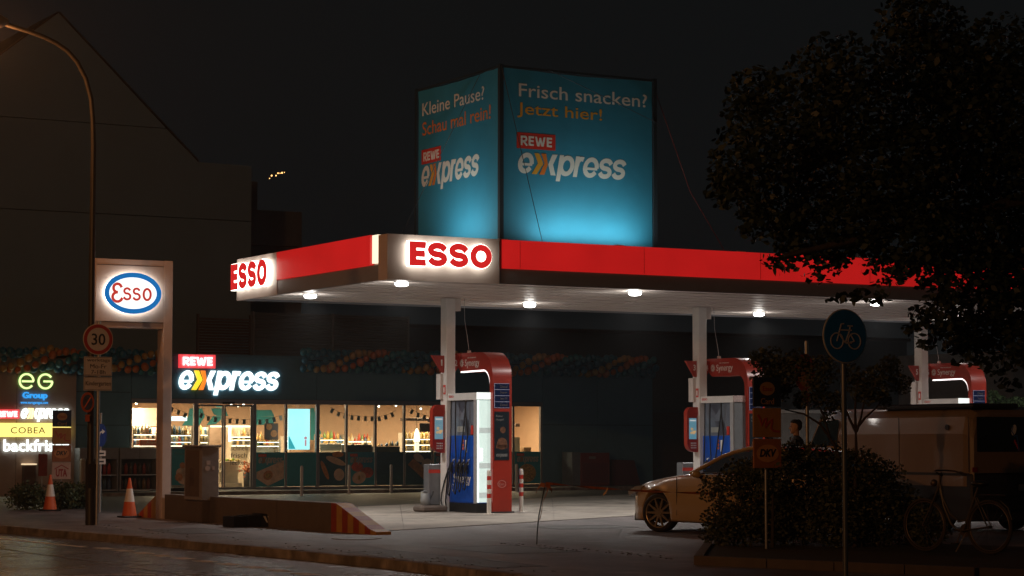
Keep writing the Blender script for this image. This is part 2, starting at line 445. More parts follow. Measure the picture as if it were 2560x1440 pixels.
# repair patches, manhole, oil spots and scattered litter on the asphalt
pv = bpy.data.objects['pavement']
pm = M('patch_asphalt', (.075, .068, .068), .5, var=.3, bump=.6, bscale=70); lmk = M('patch_edge', (.03, .028, .028), .4, var=.2)
for (a0, b0, a1, b1) in ((-5.4, -3.2, -4.3, -1.0), (-3.9, -11.6, -2.6, -9.4), (-5.6, -14.5, -4.9, -10.0), (1.2, -4.6, 2.9, -3.4)):
    mb().quad([(a0, b0, .003), (a1, b0, .003), (a1+.1, b1, .003), (a0, b1, .003)]).build('repair_patch', pm, pv)
    q = mb(); stroke([[(a0, b0), (a1, b0), (a1+.1, b1), (a0, b1)]], .035, lambda u, v, d: (u, v, .003+d), q, closed=True, depth=.002); q.build('patch_seam', lmk, pv)
for pts in (((-6.0, -8.2), (-5.2, -8.0), (-4.4, -8.5), (-3.2, -8.3), (-2.1, -8.9)), ((-5.0, -13.5), (-4.6, -12.0), (-4.9, -10.2), (-4.5, -8.2)), ((-1.6, -8.8), (-.4, -7.4), (1.0, -6.9), (2.0, -5.4))):
    q = mb(); stroke([pts], .022, lambda u, v, d: (u, v, .004), q, depth=.001); q.build('crack', lmk, pv)
mh = thing('manhole_cover', 'round cast iron manhole cover in the driveway asphalt', 'manhole cover', -3.6, -6.2, .0)
mb().cyl((-3.6, -6.2, .002), .32, .006, 28).build('cover', M('cast_iron', (.05, .048, .046), .45, metal=.6, bump=.8, bscale=25), mh)
mb().lathe((-3.6, -6.2, .0), [(.33, .0), (.34, .009), (.40, .009), (.41, 0)], 28).build('frame', M('frame_concrete', (.18, .16, .15), .8, var=.3), mh)
oil = M('oil_stain', (.10, .09, .08), .35, var=.3); q = mb()
for _ in range(16):
    u, v = R.uniform(.02, 2.2), R.uniform(.08, .9); c = lerp(lerp(e0, e1, u), lerp(f0, f1, u), v); rr = R.uniform(.05, .22)
    q.add([(c[0]+rr*R.uniform(.6, 1.2)*math.cos(t), c[1]+rr*R.uniform(.6, 1.2)*math.sin(t), .0145) for t in (2*math.pi*k/11 for k in range(11))], [tuple(range(11))])
q = put(q.build('oil_stains', oil), kind='stuff')
q = mb()
for _ in range(260):
    a, b_ = R.choice(((R.uniform(-5.9, -5.2), R.uniform(-16, 2)), (R.uniform(-2.7, -2.2), R.uniform(-14, -9)), (R.uniform(-3.6, -3.2), R.uniform(-3, 2))))
    z = .008; t = R.uniform(0, 6.3); w_ = R.uniform(.02, .05)
    q.add([(a, b_, z), (a+w_*math.cos(t), b_+w_*math.sin(t), z+.012), (a+w_*1.6*math.cos(t+.5), b_+w_*1.6*math.sin(t+.5), z+.004), (a+w_*math.cos(t+1.1), b_+w_*math.sin(t+1.1), z+.01)], [(0, 1, 2, 3)])
put(q.build('fallen_leaves', M('dry_leaf', (.12, .085, .05), .7, var=.5)), kind='stuff')
# slot drains across the driveway
dr = M('drain_grate', (.22, .21, .2), .4, metal=.6)
m = mb()
for (x0, y0, x1, y1) in ((1225, 1352, 1310, 1358), (1530, 1375, 1660, 1392)):
    p, q = onG(x0, y0), onG(x1, y1)
    for k in range(24):
        t = k/24; c = lerp(p, q, t); c2 = lerp(p, q, t+.022)
        m.quad([(c[0]-.06, c[1], .006), (c[0]+.06, c[1], .006), (c2[0]+.06, c2[1], .006), (c2[0]-.06, c2[1], .006)])
t_ = thing('slot_drain', 'narrow steel slot drain set in the asphalt driveway', 'drain', -2.07, -10)
m.build('grate', dr, t_)
struct(mb().quad([(-2.5, 5.2, .003), (34, 9.0, .003), (34, 21.5, .003), (-2.5, 21.5, .003)]), 'forecourt_asphalt', M('asphalt_darker', (.042, .044, .046), .5, var=.3, bump=.8, bscale=50), 'darker asphalt between the pumps and the shop')  # darker sheet laid over the asphalt behind the pumps
# raised walkway before the shop, with edge
struct(mb().box(1.7, 22.4, 21.6, 24.05, 0, .10), 'walkway', M('walkway_paving', (.055, .055, .055), .7, var=.25, bump=.4), 'raised paved strip along the shop front')
struct(mb().box(1.7, 22.4, 21.45, 21.6, 0, .105), 'walkway_kerb', kerb_m)
ln = M('bay_line', (.5, .47, .42), .6, var=.3, scale=12)
for c in (((940, 1242), (1050, 1254)), ((1380, 1241), (1580, 1247))):
    p, q = onG(*c[0]), onG(*c[1])
    put(mb().quad([(p[0], p[1], .004), (q[0], q[1], .004), (q[0]+.05, q[1]+.1, .004), (p[0]+.05, p[1]+.1, .004)]).build('bay_line', ln), kind='structure')

# ================================================================== CANOPY
CL = 21.2; CB = 7.6
can = thing('station_canopy', 'flat white canopy with glowing red band and lit red letters over the pumps', 'canopy', 0, 0, 4.75)
fas = M('canopy_sheet', (.50, .43, .40), .42, var=.05, scale=1.5)
redlit = E('red_backlit_panel', (.42, .0085, .008), 1.0, (.35, .02, .02), var=.10, scale=.8)
mb().box(.06, CL, .06, CB, 4.86, 5.62).build('roof_deck', fas, can)
strip = M('ceiling_strip', (.84, .76, .72), .45, var=.03)
nst = 38
for k in range(nst):      # ribbed ceiling: long boards running along the canopy
    b0 = .08+(CB-.12)*k/nst; b1 = .08+(CB-.12)*(k+1)/nst-.03
    mb().box(.06, CL-.05, b0, b1, 4.79+(.016 if k % 4 == 0 else .0), 4.86).build('ceiling_board', strip, can)
mb().box(0, CL, 0, .06, 4.75, 5.06).box(0, .06, .06, CB, 4.75, 5.06).box(.06, CL, CB-.06, CB, 4.75, 5.64).build('lower_fascia', M('lower_fascia_sheet', (.21, .215, .24), .45, var=.06), can)
mb().box(2.56, CL, -.03, .05, 5.062, 5.645).build('red_band', redlit, can)
mb().box(-.03, .05, .70, 5.34, 5.075, 5.675).build('red_band', redlit, can)
mb().box(2.50, 2.56, -.05, .06, 5.05, 5.65).build('band_end', redd, can)
for k in range(3, 21, 3): mb().box(k-.004, k+.004, -.034, -.028, 5.066, 5.64).build('band_joint', redd, can)
mb().box(-.02, 2.5, -.06, .34, 4.74, 5.645).build('corner_box', fas, can)
mb().box(-.02, .06, .36, .62, 5.10, 5.66).build('light_box', E('warm_lightbox', (1, .83, .6), 1.3), can)
mb().box(-.01, .05, 5.36, 7.62, 4.745, 5.68).box(.05, .4, 7.55, 7.62, 4.745, 5.68).build('sign_box', fas, can)
for k in (2.5, 5.3, 8.4, 11.6, 14.6, 17.6): mb().box(k, k+.22, -.02, .05, 5.648, 5.665).build('clip', lgrey, can)
redlet = E('red_letter', (.62, .018, .018), 1.0, (.5, .02, .02))
whlit = E('white_letter_side', (1, .93, .80), 5.5)
def channel(body, box, face, d, parent):      # red faced letters on a white glowing body
    n = len(body); h0, h1, z0, z1 = box
    for nm, dd, mt, dep, g in (('letter_glow', d-.035, whlit, .10, .015), ('letter_face', d-.1365, redlet, .012, .006)):
        drawn(nm, body, (h0, h1, z0, z1), face, dd, mt, parent, w=.255, depth=dep, widths=(.82, 1, 1, 1.12), gap=.12, grow=g)
channel('ESSO', (.40, 2.24, 5.03, 5.50), '-b', -.06, can)
channel('ESSO', (7.62, 5.60, 4.98, 5.55), '-a', -.01, can)
lens = E('downlight_lens', (.93, 1, .95), 14)
rim = M('lamp_rim', (.6, .6, .58), .4)
LP = [(.78, .9), (.76, 5.3), (6.57, 5.75), (6.43, 1.0), (13.4, 6.1), (13.2, 1.25), (19.6, 5.9), (19.6, 1.1)]
for i, (a, b) in enumerate(LP):
    side = 'street' if b < 3 else 'shop'
    n = ['nearest the corner letters', 'at the far corner', 'right of the first post', 'under the middle of the long red band', 'above the second pump', 'seen through the overhanging leaves', 'beyond the third post, shop side', 'beyond the third post, street side'][i]
    t_ = thing('ceiling_lamp', 'round white downlight in the canopy ceiling '+n, 'lamp', a, b, 4.79, 'downlights in the canopy ceiling')
    mb().lathe((a, b, 4.745), [(.165, .045), (.165, .025), (.145, .02)], 24).build('housing', rim, t_)
    mb().lathe((a, b, 4.737), [(.138, .028), (.135, -.012), (.12, -.032), (.07, -.045), (.001, -.05)], 24).build('lens', lens, t_)
    l = lamp('downlight', 'AREA', (0, 0, 0), 92, (1, .965, .91), size=.3, spread=150); l.parent = t_; l.location = (0, 0, -.14)
    l = lamp('downlight_dome', 'POINT', (0, 0, 0), 10, (1, .93, .85), size=.09); l.parent = t_; l.location = (0, 0, -.24)

# ---- thin mist over the whole site, added for glow round the lamps
hz = mb().box(-75, 75, -75, 95, -1.2, 30).build('haze', M('mist', (1, 1, 1), var=0)); put(hz, 'thin mist added over the whole station for glow round the lamps', kind='stuff')
_nt = MATS['mist'].node_tree; _nt.nodes.remove(_nt.nodes['Principled BSDF'])
_v = _nt.nodes.new('ShaderNodeVolumePrincipled'); _v.inputs['Density'].default_value = .0010; _v.inputs['Anisotropy'].default_value = .55
_v.inputs['Color'].default_value = (.85, .87, .9, 1); _nt.links.new(_v.outputs[0], _nt.nodes['Material Output'].inputs['Volume'])

# ---- advertising tower on the roof
ty = thing('advertising_tower', 'tall square blue fabric tower with printed slogans on the canopy roof', 'advertising tower', 2.9, .6, 5.62)
fab = M('blue_fabric', (.024, .225, .37), .75, var=.08, scale=1.2, bump=.35, bscale=2.5)
seam = M('dark_seam', (.01, .02, .03), .8)
m = mb(); a0, a1, b0, b1, z0, z1 = 2.9, 6.68, .6, 4.36, 5.62, 9.30
def panel(P, name):
    m = mb(); n = 14; vs = []; fs = []
    for j in range(n+1):
        for i in range(n+1):
            u, v = i/n, j/n
            sag = .001*math.sin(math.pi*u)*math.sin(math.pi*v)+(.02*math.sin(u*31+v*4)*max(0, (v-.93)/.07))
            top = -.05*math.sin(math.pi*u)*max(0, (v-.9)/.1)
            vs.append(P(u, v, sag, top))
    for j in range(n):
        for i in range(n): fs.append((j*(n+1)+i, j*(n+1)+i+1, (j+1)*(n+1)+i+1, (j+1)*(n+1)+i))
    m.add(vs, fs, 0, True); return m.build(name, fab, ty)
zz = lambda v, t: z0+(z1-z0)*v+t
panel(lambda u, v, s, t: (a0+.06+(a1-a0-.12)*u, b0-.002+s, zz(v, t)), 'fabric_panel')
panel(lambda u, v, s, t: (a0-.002+s, b1-.06-(b1-b0-.12)*u, zz(v, t)), 'fabric_panel')
panel(lambda u, v, s, t: (a0+.06+(a1-a0-.12)*u, b1+.004-s, zz(v, t)), 'fabric_panel')
panel(lambda u, v, s, t: (a1+.004-s, b0+.06+(b1-b0-.12)*u, zz(v, t)), 'fabric_panel')
for (a, b) in ((a0, b0), (a1, b0), (a0, b1), (a1, b1)):
    mb().box(a-.045, a+.045, b-.045, b+.045, z0, z1+.05).build('corner_post', seam, ty)
for (x0, x1, y0, y1) in ((a0, a1, b0-.03, b0+.03), (a0, a1, b1-.03, b1+.03), (a0-.03, a0+.03, b0, b1), (a1-.03, a1+.03, b0, b1)):
    mb().box(x0, x1, y0, y1, z1-.02, z1+.03).build('top_rail', seam, ty)
def logo(box, face, d, parent, mw, my, mo, depth=.004, name='letter', sh=.19):
    h0, h1, z0, z1 = box; Wd = h1-h0; H = z1-z0; zb = z0+.2*H
    drawn(name, 'e', (h0+.012*Wd, h0+.150*Wd, zb, z1), face, d, mw, parent, w=.225, shear=sh, depth=depth)
    drawn(name, 'press', (h0+.370*Wd, h0+.988*Wd, zb, z1), face, d, mw, parent, w=.225, shear=sh, depth=depth, widths=(1.06, .56, 1.04, .90, .90), gap=.015)
    def poly(pts, mat, nm, dd):
        q = [(h0+x*Wd, z0+y*H) for x, y in pts]
        mb().prism(q, 'az' if face == '-b' else 'bz', d-dd, d, 0).build(nm, mat, parent)
    poly([(.132, .2), (.176, .2), (.236, .62), (.200, 1), (.156, 1), (.188, .62)], my, 'chevron', depth+.001)
    poly([(.200, .2), (.244, .2), (.276, .60), (.262, 1), (.218, 1), (.247, .62)], mo, 'chevron', depth+.002)
    poly([(.280, .60), (.302, .2), (.346, .2), (.322, .61), (.366, 1), (.318, 1)], mw, name, depth)
def rewe(box, face, d, parent, mr, mw, depth=.004, name='letter'):
    h0, h1, z0, z1 = box
    q = [(h0, z0), (h1, z0), (h1, z1), (h0, z1)]
    mb().prism(q, 'az' if face == '-b' else 'bz', d-depth, d).build('red_plate', mr, parent)
    Wd = h1-h0; H = z1-z0
    drawn(name, 'REWE', (h0+.10*Wd, h1-.09*Wd, z0+.2*H, z1-.19*H), face, d-depth, mw, parent, w=.21, depth=max(.004, depth*.4), widths=(.85, .70, 1.35, .70), gap=.15)
fd = b0-.003
text('lettering', 'Frisch snacken?', (3.33, 6.50, 8.71, 8.99), '-b', fd, print_w, ty, off=.006, depth=.001)
text('lettering', 'Jetzt hier!', (3.29, 5.36, 8.27, 8.59), '-b', fd, print_y, ty, off=.006, depth=.001)
rewe((3.28, 4.21, 7.63, 7.96), '-b', fd, ty, print_r, print_w, depth=.0015)
logo((3.28, 5.98, 7.00, 7.55), '-b', fd, ty, print_w, print_y, print_o, depth=.001)
fa = a0-.003
text('lettering', 'Kleine Pause?', (4.12, 1.30, 8.71, 9.0), '-a', fa, print_w, ty, off=.004, depth=.001)
text('lettering', 'Schau mal rein!', (4.12, 1.02, 8.27, 8.57), '-a', fa, print_o, ty, off=.006, depth=.001)
rewe((4.15, 3.24, 7.64, 7.96), '-a', fa, ty, print_r, print_w, depth=.0015)
logo((4.18, 1.50, 7.02, 7.60), '-a', fa, ty, print_w, print_y, print_o, depth=.001)
wire = M('guy_wire', (.05, .05, .055), .5, metal=.5)
for (p, q, n) in (((2.86, .5, 9.3), (3.6, .1, 5.66), 'dark guy wire hanging down the front of the blue tower'), ((2.85, 1.4, 9.25), (2.4, 4.6, 5.68), 'dark guy wire slanting across the left face of the blue tower'), ((6.7, .55, 8.4), (3.9, .35, 9.28), 'thin wire crossing the upper front of the blue tower')):
    t_ = thing('guy_wire', n, 'wire', p[0], p[1], 5.65)
    mb().tube([p, [(x+y)/2 for x, y in zip(p, q)], q], .007, 5).build('wire', wire, t_)
t_ = thing('guy_strap', 'red strap running from the tower top down to the canopy edge', 'strap', 9.9, .8, 5.64)
p1 = onB(1812, 628, .8); p0 = onB(1725, 478, .8)
mb().tube([(6.72, .7, 9.25), (p0[0], .8, p0[1]), (p1[0], .8, p1[1])], .008, 5).build('strap', M('red_strap', (.22, .025, .02), .6), t_)
for k, (a, b, tgt, pw, n) in enumerate(((4.95, .14, (4.95, .50, 9.6), 40, 'small floodlight on the canopy roof before the front of the tower'), (2.1, 1.9, (2.8, 1.9, 8.6), 30, 'small floodlight on the canopy roof left of the tower'))):
    t_ = thing('floodlight', n, 'floodlight', a, b, 5.62)
    (mb().box(a-.8, a+.8, b-.05, b+.03, 5.622, 5.648) if k == 0 else mb().box(a-.05, a+.03, b-.8, b+.8, 5.622, 5.648)).build('housing', black, t_)
    l = lamp('flood', 'AREA', (0, 0, 0), pw, (.84, 1, .92), size=.55); l.data.shape = 'RECTANGLE'; l.data.size = 2.6 if k == 0 else 1.7; l.data.size_y = .08
    l.location = S(a, b, 5.69); l.rotation_euler = (S(*tgt)-S(a, b, 5.69)).to_track_quat('-Z', 'Y').to_euler()

# ================================================================== PUMP ISLANDS
isl = M('island_concrete', (.16, .13, .11), .8, var=.2, bump=.4)
panelw = E('lit_white_panel', (.52, .70, .64), .95, (.6, .62, .6), var=.06)
panelh = E('lit_white_head', (.9, 1, .95), 1.05, (.6, .62, .6))
hoseglass = M('grey_blue_panel', (.16, .19, .24), .25, var=.15, scale=5)
def island(i, nums, back):
    wd = ['nearest the camera side corner', 'in the middle of the canopy', 'farthest right, partly behind leaves'][i]
    num_w = ['one', 'three', 'five'][i]
    s = 6.84*i; which = ['first', 'second', 'third'][i]
    near = ['by the red and white bollards', 'behind the parked saloon', 'behind the camper van'][i]
    t_ = thing('pump_island', f'low concrete kerb island under the {which} row of pumps', 'kerb island', s+4, 4.5, 0)
    mb().bbox(s+3.22, s+3.86, 4.68, 5.18, .011, .15, .04).bbox(s+3.60, s+4.05, 5.2, 5.62, .01, .145, .03).build('kerb', isl, t_)
    # column
    t_ = thing('canopy_column', f'square white canopy column carrying pump flag {num_w}', 'column', s+4.03, 5.04, 0, 'white columns of the canopy')
    mb().bbox(s+3.92, s+4.15, 4.90, 5.18, .0, 4.78, .012).build('shaft', white, t_)
    mb().box(s+3.85, s+3.915, 5.05, 5.25, 2.51, 3.08).build('junction_box', offw, t_)
    mb().box(s+3.905, s+3.918, 4.93, 5.02, 2.62, 2.83).build('notice', print_r, t_)
    mb().box(s+3.900, s+3.904, 4.945, 5.0, 2.66, 2.78).build('notice_mark', print_w, t_)
    mb().box(s+4.155, s+4.3, 4.93, 5.1, 4.5, 4.78).build('top_box', offw, t_)
    for sg, num in ((-1, nums[0]), (1, nums[1])):
        x0, x1, xb = (s+3.60, s+3.93, s+3.89) if sg < 0 else (s+4.47, s+4.14, s+4.18)
        mb().prism([(x0, 3.49), (x1, 3.49), (x1, 3.12), (xb, 3.10), (xb-(.05*-sg if False else .04*sg*-1), 3.12)] if sg < 0 else [(x1, 3.49), (x0, 3.49), (x1+.05, 3.12), (x1, 3.12)], 'az', 5.0, 5.06).build('number_flag', red, t_)
        c = s+3.855 if sg < 0 else s+4.22
        hw = .018 if num == '1' else .032
        text('number', num, (c-hw, c+hw, 3.26, 3.40), '-b', 5.0, print_w, t_, off=.02)
    # payment terminal
    t_ = thing('payment_terminal', f'red rounded card terminal with blue screen on the column with flag {num_w}', 'payment terminal', s+3.75, 4.98, 1.3, 'red card terminals on the columns')
    pts = [(s+3.95, 1.31), (s+3.95, 1.60), (s+3.90, 1.66), (s+3.90, 2.16), (s+3.96, 2.24), (s+3.96, 2.385), (s+3.76, 2.385)]+[(s+3.76+.15*math.cos(t), 2.235+.15*math.sin(t)) for t in (rad(90+15*k) for k in range(1, 7))]+[(s+3.61, 1.52)]+[(s+3.81+.20*math.cos(t), 1.52+.20*math.sin(t)) for t in (rad(180+15*k) for k in range(1, 6))]+[(s+3.82, 1.315)]
    mb().prism(pts, 'az', 4.96, 5.10).build('housing', red, t_)
    scr = mb().box(s+3.66, s+3.87, 4.952, 4.958, 1.62, 2.12).build('screen', E('teal_screen', (.02, .25, .36), .55), t_)
    q = mb()
    for (cx, cz, r) in ((s+3.74, 1.86, .035), (s+3.79, 1.78, .045), (s+3.72, 1.77, .03), (s+3.83, 1.80, .03)): q.cyl((cx, 4.948, cz), r, .003, 12, axis='y')
    q.build('screen_picture', E('screen_food', (.6, .35, .12), .6), scr)
    mb().box(s+3.68, s+3.85, 4.947, 4.951, 2.05, 2.08).build('screen_print', E('screen_white', (.8, .8, .8), .5), scr)
    for r_ in range(3):
        for c_ in range(4): mb().box(s+3.71+.042*c_, s+3.735+.042*c_, 4.952, 4.96, 1.40+.055*r_, 1.43+.055*r_).build('key', print_w, t_)
    # dispenser
    t_ = thing('fuel_dispenser', f'blue and white fuel pump with hanging black hoses, {near}', 'fuel pump', s+4.13, 4.2, 0, 'fuel pumps under the canopy')
    mb().box(s+3.97, s+4.31, 3.56, 4.84, .0, .22).build('plinth', black, t_)
    mb().box(s+3.98, s+4.31, 3.57, 4.84, .22, 1.70).build('body', blue, t_)
    mb().box(s+3.972, s+3.98, 3.72, 4.80, .24, .80).build('door', blue, t_)
    mb().box(s+3.972, s+3.98, 3.72, 4.80, .815, 1.21).build('door', blue, t_)
    mb().box(s+3.972, s+3.98, 3.72, 4.80, 1.225, 1.69).build('door', M('blue_gloss', (.01, .09, .5), .2, var=0), t_)
    mb().box(s+4.02, s+4.31, 3.62, 4.84, 1.70, 2.48).build('upper_cabinet', hoseglass, t_)
    mb().prism([(4.60, 2.44), (4.10, 2.44), (4.35, 2.20)], 'bz', s+4.012, s+4.018).prism([(4.05, 2.05), (3.9, 1.72), (4.25, 1.72), (4.4, 2.05)], 'bz', s+4.012, s+4.018).build('panel_print', M('dark_grey_print', (.07, .08, .11), .4), t_)
    mb().box(s+4.01, s+4.02, 4.2, 4.55, 1.78, 1.90).build('display', M('lcd', (.34, .36, .34), .3), t_)
    mb().box(s+3.99, s+4.016, 3.79, 3.88, 1.72, 1.92).build('sticker', print_r, t_)
    mb().box(s+3.96, s+4.31, 3.57, 4.92, 2.48, 2.635).build('header', white, t_)
    text('lettering', 'ESSO', (4.84, 4.62, 2.54, 2.59), '-a', s+3.958, print_r, t_, off=.02)
    mb().box(s+3.962, s+4.0, 3.57, 3.70, .22, 2.48).build('corner_trim', lgrey, t_)
    if i != 1:
        mb().box(s+3.985, s+4.31, 3.545, 3.565, .24, 2.47).build('light_panel', panelw, t_)
        mb().box(s+3.975, s+4.0, 3.530, 3.545, .24, 2.47).build('light_edge', E('bright_edge', (.9, 1, .95), 1.6), t_)
        mb().box(s+3.965, s+4.31, 3.54, 3.568, 2.49, 2.64).build('lit_header', panelh, t_)
        for z in (.34, .98, 1.75): mb().box(s+4.01, s+4.30, 3.538, 3.544, z, z+.12).build('vent', E('vent_lit', (.40, .50, .47), .75), t_)
        if i == 0: mb().box(s+4.02, s+4.10, 3.536, 3.544, 1.14, 1.42).build('bright_label', E('bright_label', (1, 1, 1), 1.4), t_)
    else:
        mb().box(s+3.985, s+4.31, 3.545, 3.565, .24, 2.47).build('side_panel', M('side_grey', (.18, .19, .20), .45), t_)
        mb().box(s+3.965, s+4.31, 3.54, 3.568, 2.49, 2.64).build('grille', M('grille_pink', (.55, .42, .40), .5, var=.5, scale=60), t_)
    text('lettering', 'Synergy', (4.64, 3.84, .60, .86), '-a', s+3.971, print_w, t_, off=.015)
    mb().box(s+3.966, s+3.971, 4.02, 4.10, 1.33, 1.60).build('grade_label', print_w, t_)
    for z in (1.58, 1.49, 1.41): mb().cyl((s+3.964, 4.19, z), .035, .007, 12, axis='x').build('grade_button', M('orange_button', (.75, .16, .06), .4), t_)
    q = mb(); stroke([arc(4.67, .55, .05, .07, 0, 345, 16)], .012, lambda u, v, d: (s+3.971-d, u, v), q); q.build('emblem', print_w, t_)
    # hoses and nozzles
    for k, (bt, bb) in enumerate(((4.68, 4.70), (4.47, 4.42), (4.12, 4.22), (3.90, 4.0))):
        z1 = 2.46; lean = .12*(-1)**k if k > 1 else 0
        pts = [(s+3.93, bt-lean, 2.47), (s+3.925, bt-lean*.8, 2.2), (s+3.92, bt+.0, 1.7), (s+3.91, bb, 1.2), (s+3.90, bb+.02, .7), (s+3.88, bb+.05, .42+.05*k), (s+3.87, bb-.04, .36+.05*k), (s+3.88, bb-.08, .55), (s+3.92, bb-.05, .88)]
        q = mb().tube(pts, .016, 8); h = q.build('hose', rubber, t_)
        nb = bb-.06
        nz = mb().tube([(s+3.93, nb, .86), (s+3.90, nb, .95), (s+3.90, nb-.01, 1.05), (s+3.93, nb-.05, 1.12)], [.022, .03, .034, .02], 8)
        nz.box(s+3.88, s+3.93, nb-.035, nb+.035, .95, 1.07).tube([(s+3.90, nb+.05, .92), (s+3.88, nb+.06, 1.0), (s+3.90, nb+.05, 1.06)], .008, 6)
        nz.build('nozzle', black, t_)
        mb().tube([(s+3.925, nb-.03, 1.10), (s+3.94, nb-.06, 1.16), (s+3.965, nb-.07, 1.18)], .012, 6).build('spout', steel, t_)
        mb().box(s+3.966, s+3.975, bb-.06, bb-.02, 1.06, 1.17).build('nozzle_label', print_w, t_)
    if i == 0:
        mb().tube([(s+3.93, 4.80, .98), (s+3.90, 4.93, .7), (s+3.88, 5.03, .42), (s+3.87, 5.04, .25), (s+3.86, 4.95, .08), (s+3.87, 4.80, .02)], .017, 8).build('hose', rubber, t_)
        mb().tube([(s+3.90, 4.78, .9), (s+3.89, 4.83, .5), (s+3.88, 4.86, .25), (s+3.90, 4.84, .05)], .017, 8).build('hose', rubber, t_)
    # arch totem
    t_ = thing('price_totem', 'red curved arch totem '+['standing beside the two striped bollards', 'half hidden behind the stacked card signs', 'seen above the camper van roof'][i], 'totem', s+4.53, 3.5, 0, 'red arch totems over the pumps')
    N = 10
    out = [(3.45, 0), (3.45, 2.98)]+[(4.02-.57*math.cos(rad(90*k/N)), 2.98+.56*math.sin(rad(90*k/N))) for k in range(1, N+1)]
    inn = [(3.58, 0), (3.58, 2.84)]+[(3.86-.28*math.cos(rad(90*k/N)), 2.84+.29*math.sin(rad(90*k/N))) for k in range(1, N+1)]
    end = (5.44, 3.55), (4.92, 3.12)
    poly = out+[end[0], end[1]]+inn[::-1]
    # skin: outer ribbon, inner ribbon, sides in strips
    q = mb(); a0, a1 = s+4.30, s+4.78
    oo = out+[end[0]]; ii = inn+[end[1]]
    n = len(oo)
    for x in (a0, a1):
        q.add([(x, p[0], p[1]) for p in oo]+[(x, p[0], p[1]) for p in ii], [(k, k+1, n+k+1, n+k) for k in range(n-1)])
    q.add([(a0, *p) for p in oo]+[(a1, *p) for p in oo], [(k, k+1, n+k+1, n+k) for k in range(n-1)], 0, True)
    q.add([(a0, *p) for p in ii]+[(a1, *p) for p in ii], [(k, k+1, n+k+1, n+k) for k in range(n-1)], 0, True)
    q.quad([(a0, *end[0]), (a1, *end[0]), (a1, *end[1]), (a0, *end[1])])
    q.build('arch', red, t_)
    q = mb(); il = ii[1:]; n = len(il)
    off = [(p[0]+(.0 if k > 2 else .01), p[1]-.012) for k, p in enumerate(il)]
    q.add([(a0+.005, *p) for p in off]+[(a0+.06, *p) for p in off], [(k, k+1, n+k+1, n+k) for k in range(n-1)])
    q.add([(a0-.003, p[0], p[1]-.012) for p in il]+[(a0-.003, p[0], p[1]+.018) for p in il], [(k, k+1, n+k+1, n+k) for k in range(n-1)])
    if i != 1: q.build('light_strip', E('arch_strip', (1, .93, .9), 2.2), t_)
    text('lettering', 'Synergy', (4.72, 4.05, 3.20, 3.40), '-a', s+4.298, print_w, t_, off=.0)
    text('lettering', 'FUEL TECHNOLOGY', (4.60, 4.20, 3.42, 3.445), '-a', s+4.298, print_w, t_, off=.0)
    q = mb()
    for k in range(12):
        t = rad(30*k); stroke([[(4.87+.045*math.cos(t), 3.32+.045*math.sin(t)), (4.87+.085*math.cos(t+.4), 3.32+.085*math.sin(t+.4))]], .016, lambda u, v, d: (s+4.297-d, u, v), q)
    stroke([arc(4.87, 3.32, .028, .028, 0, 340, 12)], .012, lambda u, v, d: (s+4.297-d, u, v), q)
    q.build('emblem', print_w, t_)
    scr = mb().box(s+4.335, s+4.715, 3.437, 3.447, 2.30, 2.84).build('price_display', M('display_navy', (.008, .018, .07), .25, var=.1), t_)
    q = mb()
    for k in range(5): q.box(s+4.335, s+4.715, 3.434, 3.437, 2.30+.133*k, 2.307+.133*k)
    q.box(s+4.335, s+4.343, 3.434, 3.437, 2.30, 2.84); q.build('display_frame', E('display_edge', (.12, .13, .30), .5), scr)
    for k, w in enumerate(('Diesel', 'Super', 'Super E10', 'Diesel')[::-1]):
        text('lettering', w, (s+4.48, s+4.66, 2.34+.133*k, 2.40+.133*k), '-b', 3.436, M('dim_print', (.12, .10, .10), .5), scr)
    ps = mb().box(s+4.34, s+4.71, 3.440, 3.447, 1.16, 2.22).build('poster', M('poster_dark', (.012, .02, .028), .35, var=.1), t_)
    text('lettering', 'Kleiner', (s+4.38, s+4.55, 2.10, 2.15), '-b', 3.438, M('dim_print2', (.2, .2, .2), .5), ps)
    text('lettering', 'Hunger?', (s+4.38, s+4.57, 2.01, 2.07), '-b', 3.438, M('dim_print2', (.2, .2, .2), .5), ps)
    q = mb().cyl((s+4.55, 3.434, 1.82), .07, .003, 16, axis='y').cyl((s+4.53, 3.434, 1.52), .13, .003, 16, axis='y').box(s+4.38, s+4.66, 3.434, 3.437, 1.42, 1.50)
    q.build('poster_picture', M('food_dark', (.14, .055, .025), .6, var=.6, scale=18), ps)
    logo((s+4.38, s+4.67, 1.22, 1.30), '-b', 3.438, ps, M('dim_print2', (.2, .2, .2), .5), M('dim_print2', (.2, .2, .2), .5), M('dim_print2', (.2, .2, .2), .5))
    q = mb(); stroke([arc(s+4.53, .64, .10, .075, 0, 352, 28)], .012, lambda u, v, d: (u, 3.447-d, v), q); q.build('emblem', M('pale_red_print', (.6, .25, .22), .5), t_)
    text('lettering', 'Esso', (s+4.47, s+4.59, .61, .67), '-b', 3.447, M('pale_red_print', (.6, .25, .22), .5), t_)
    mb().bbox(s+4.28, s+4.84, 3.42, 3.66, .0, .04, .01).build('foot_plate', black, t_)
    mb().cyl((s+4.5, 4.9, 3.55), .045, .06, 12).build('camera_mount', offw, t_)
    t2 = thing('hanging_cable', 'thin pale cable hanging from the canopy to the '+['leftmost', 'middle', 'rightmost'][i]+' red arch', 'cable', s+4.4, 4.9, 3.6)
    mb().tube([(s+4.5, 4.9, 3.6), (s+4.48, 4.93, 3.85), (s+4.44, 5.0, 4.3), (s+4.44, 5.02, 4.79)], .006, 5).build('cable', lgrey, t2)
    # bin
    t_ = thing('waste_bin', 'grey bin with red stripe '+['beside the watering can', 'just above the saloon bonnet', 'hidden low behind the van'][i], 'bin', s+3.85, 5.3, 0, 'grey bins beside the columns')
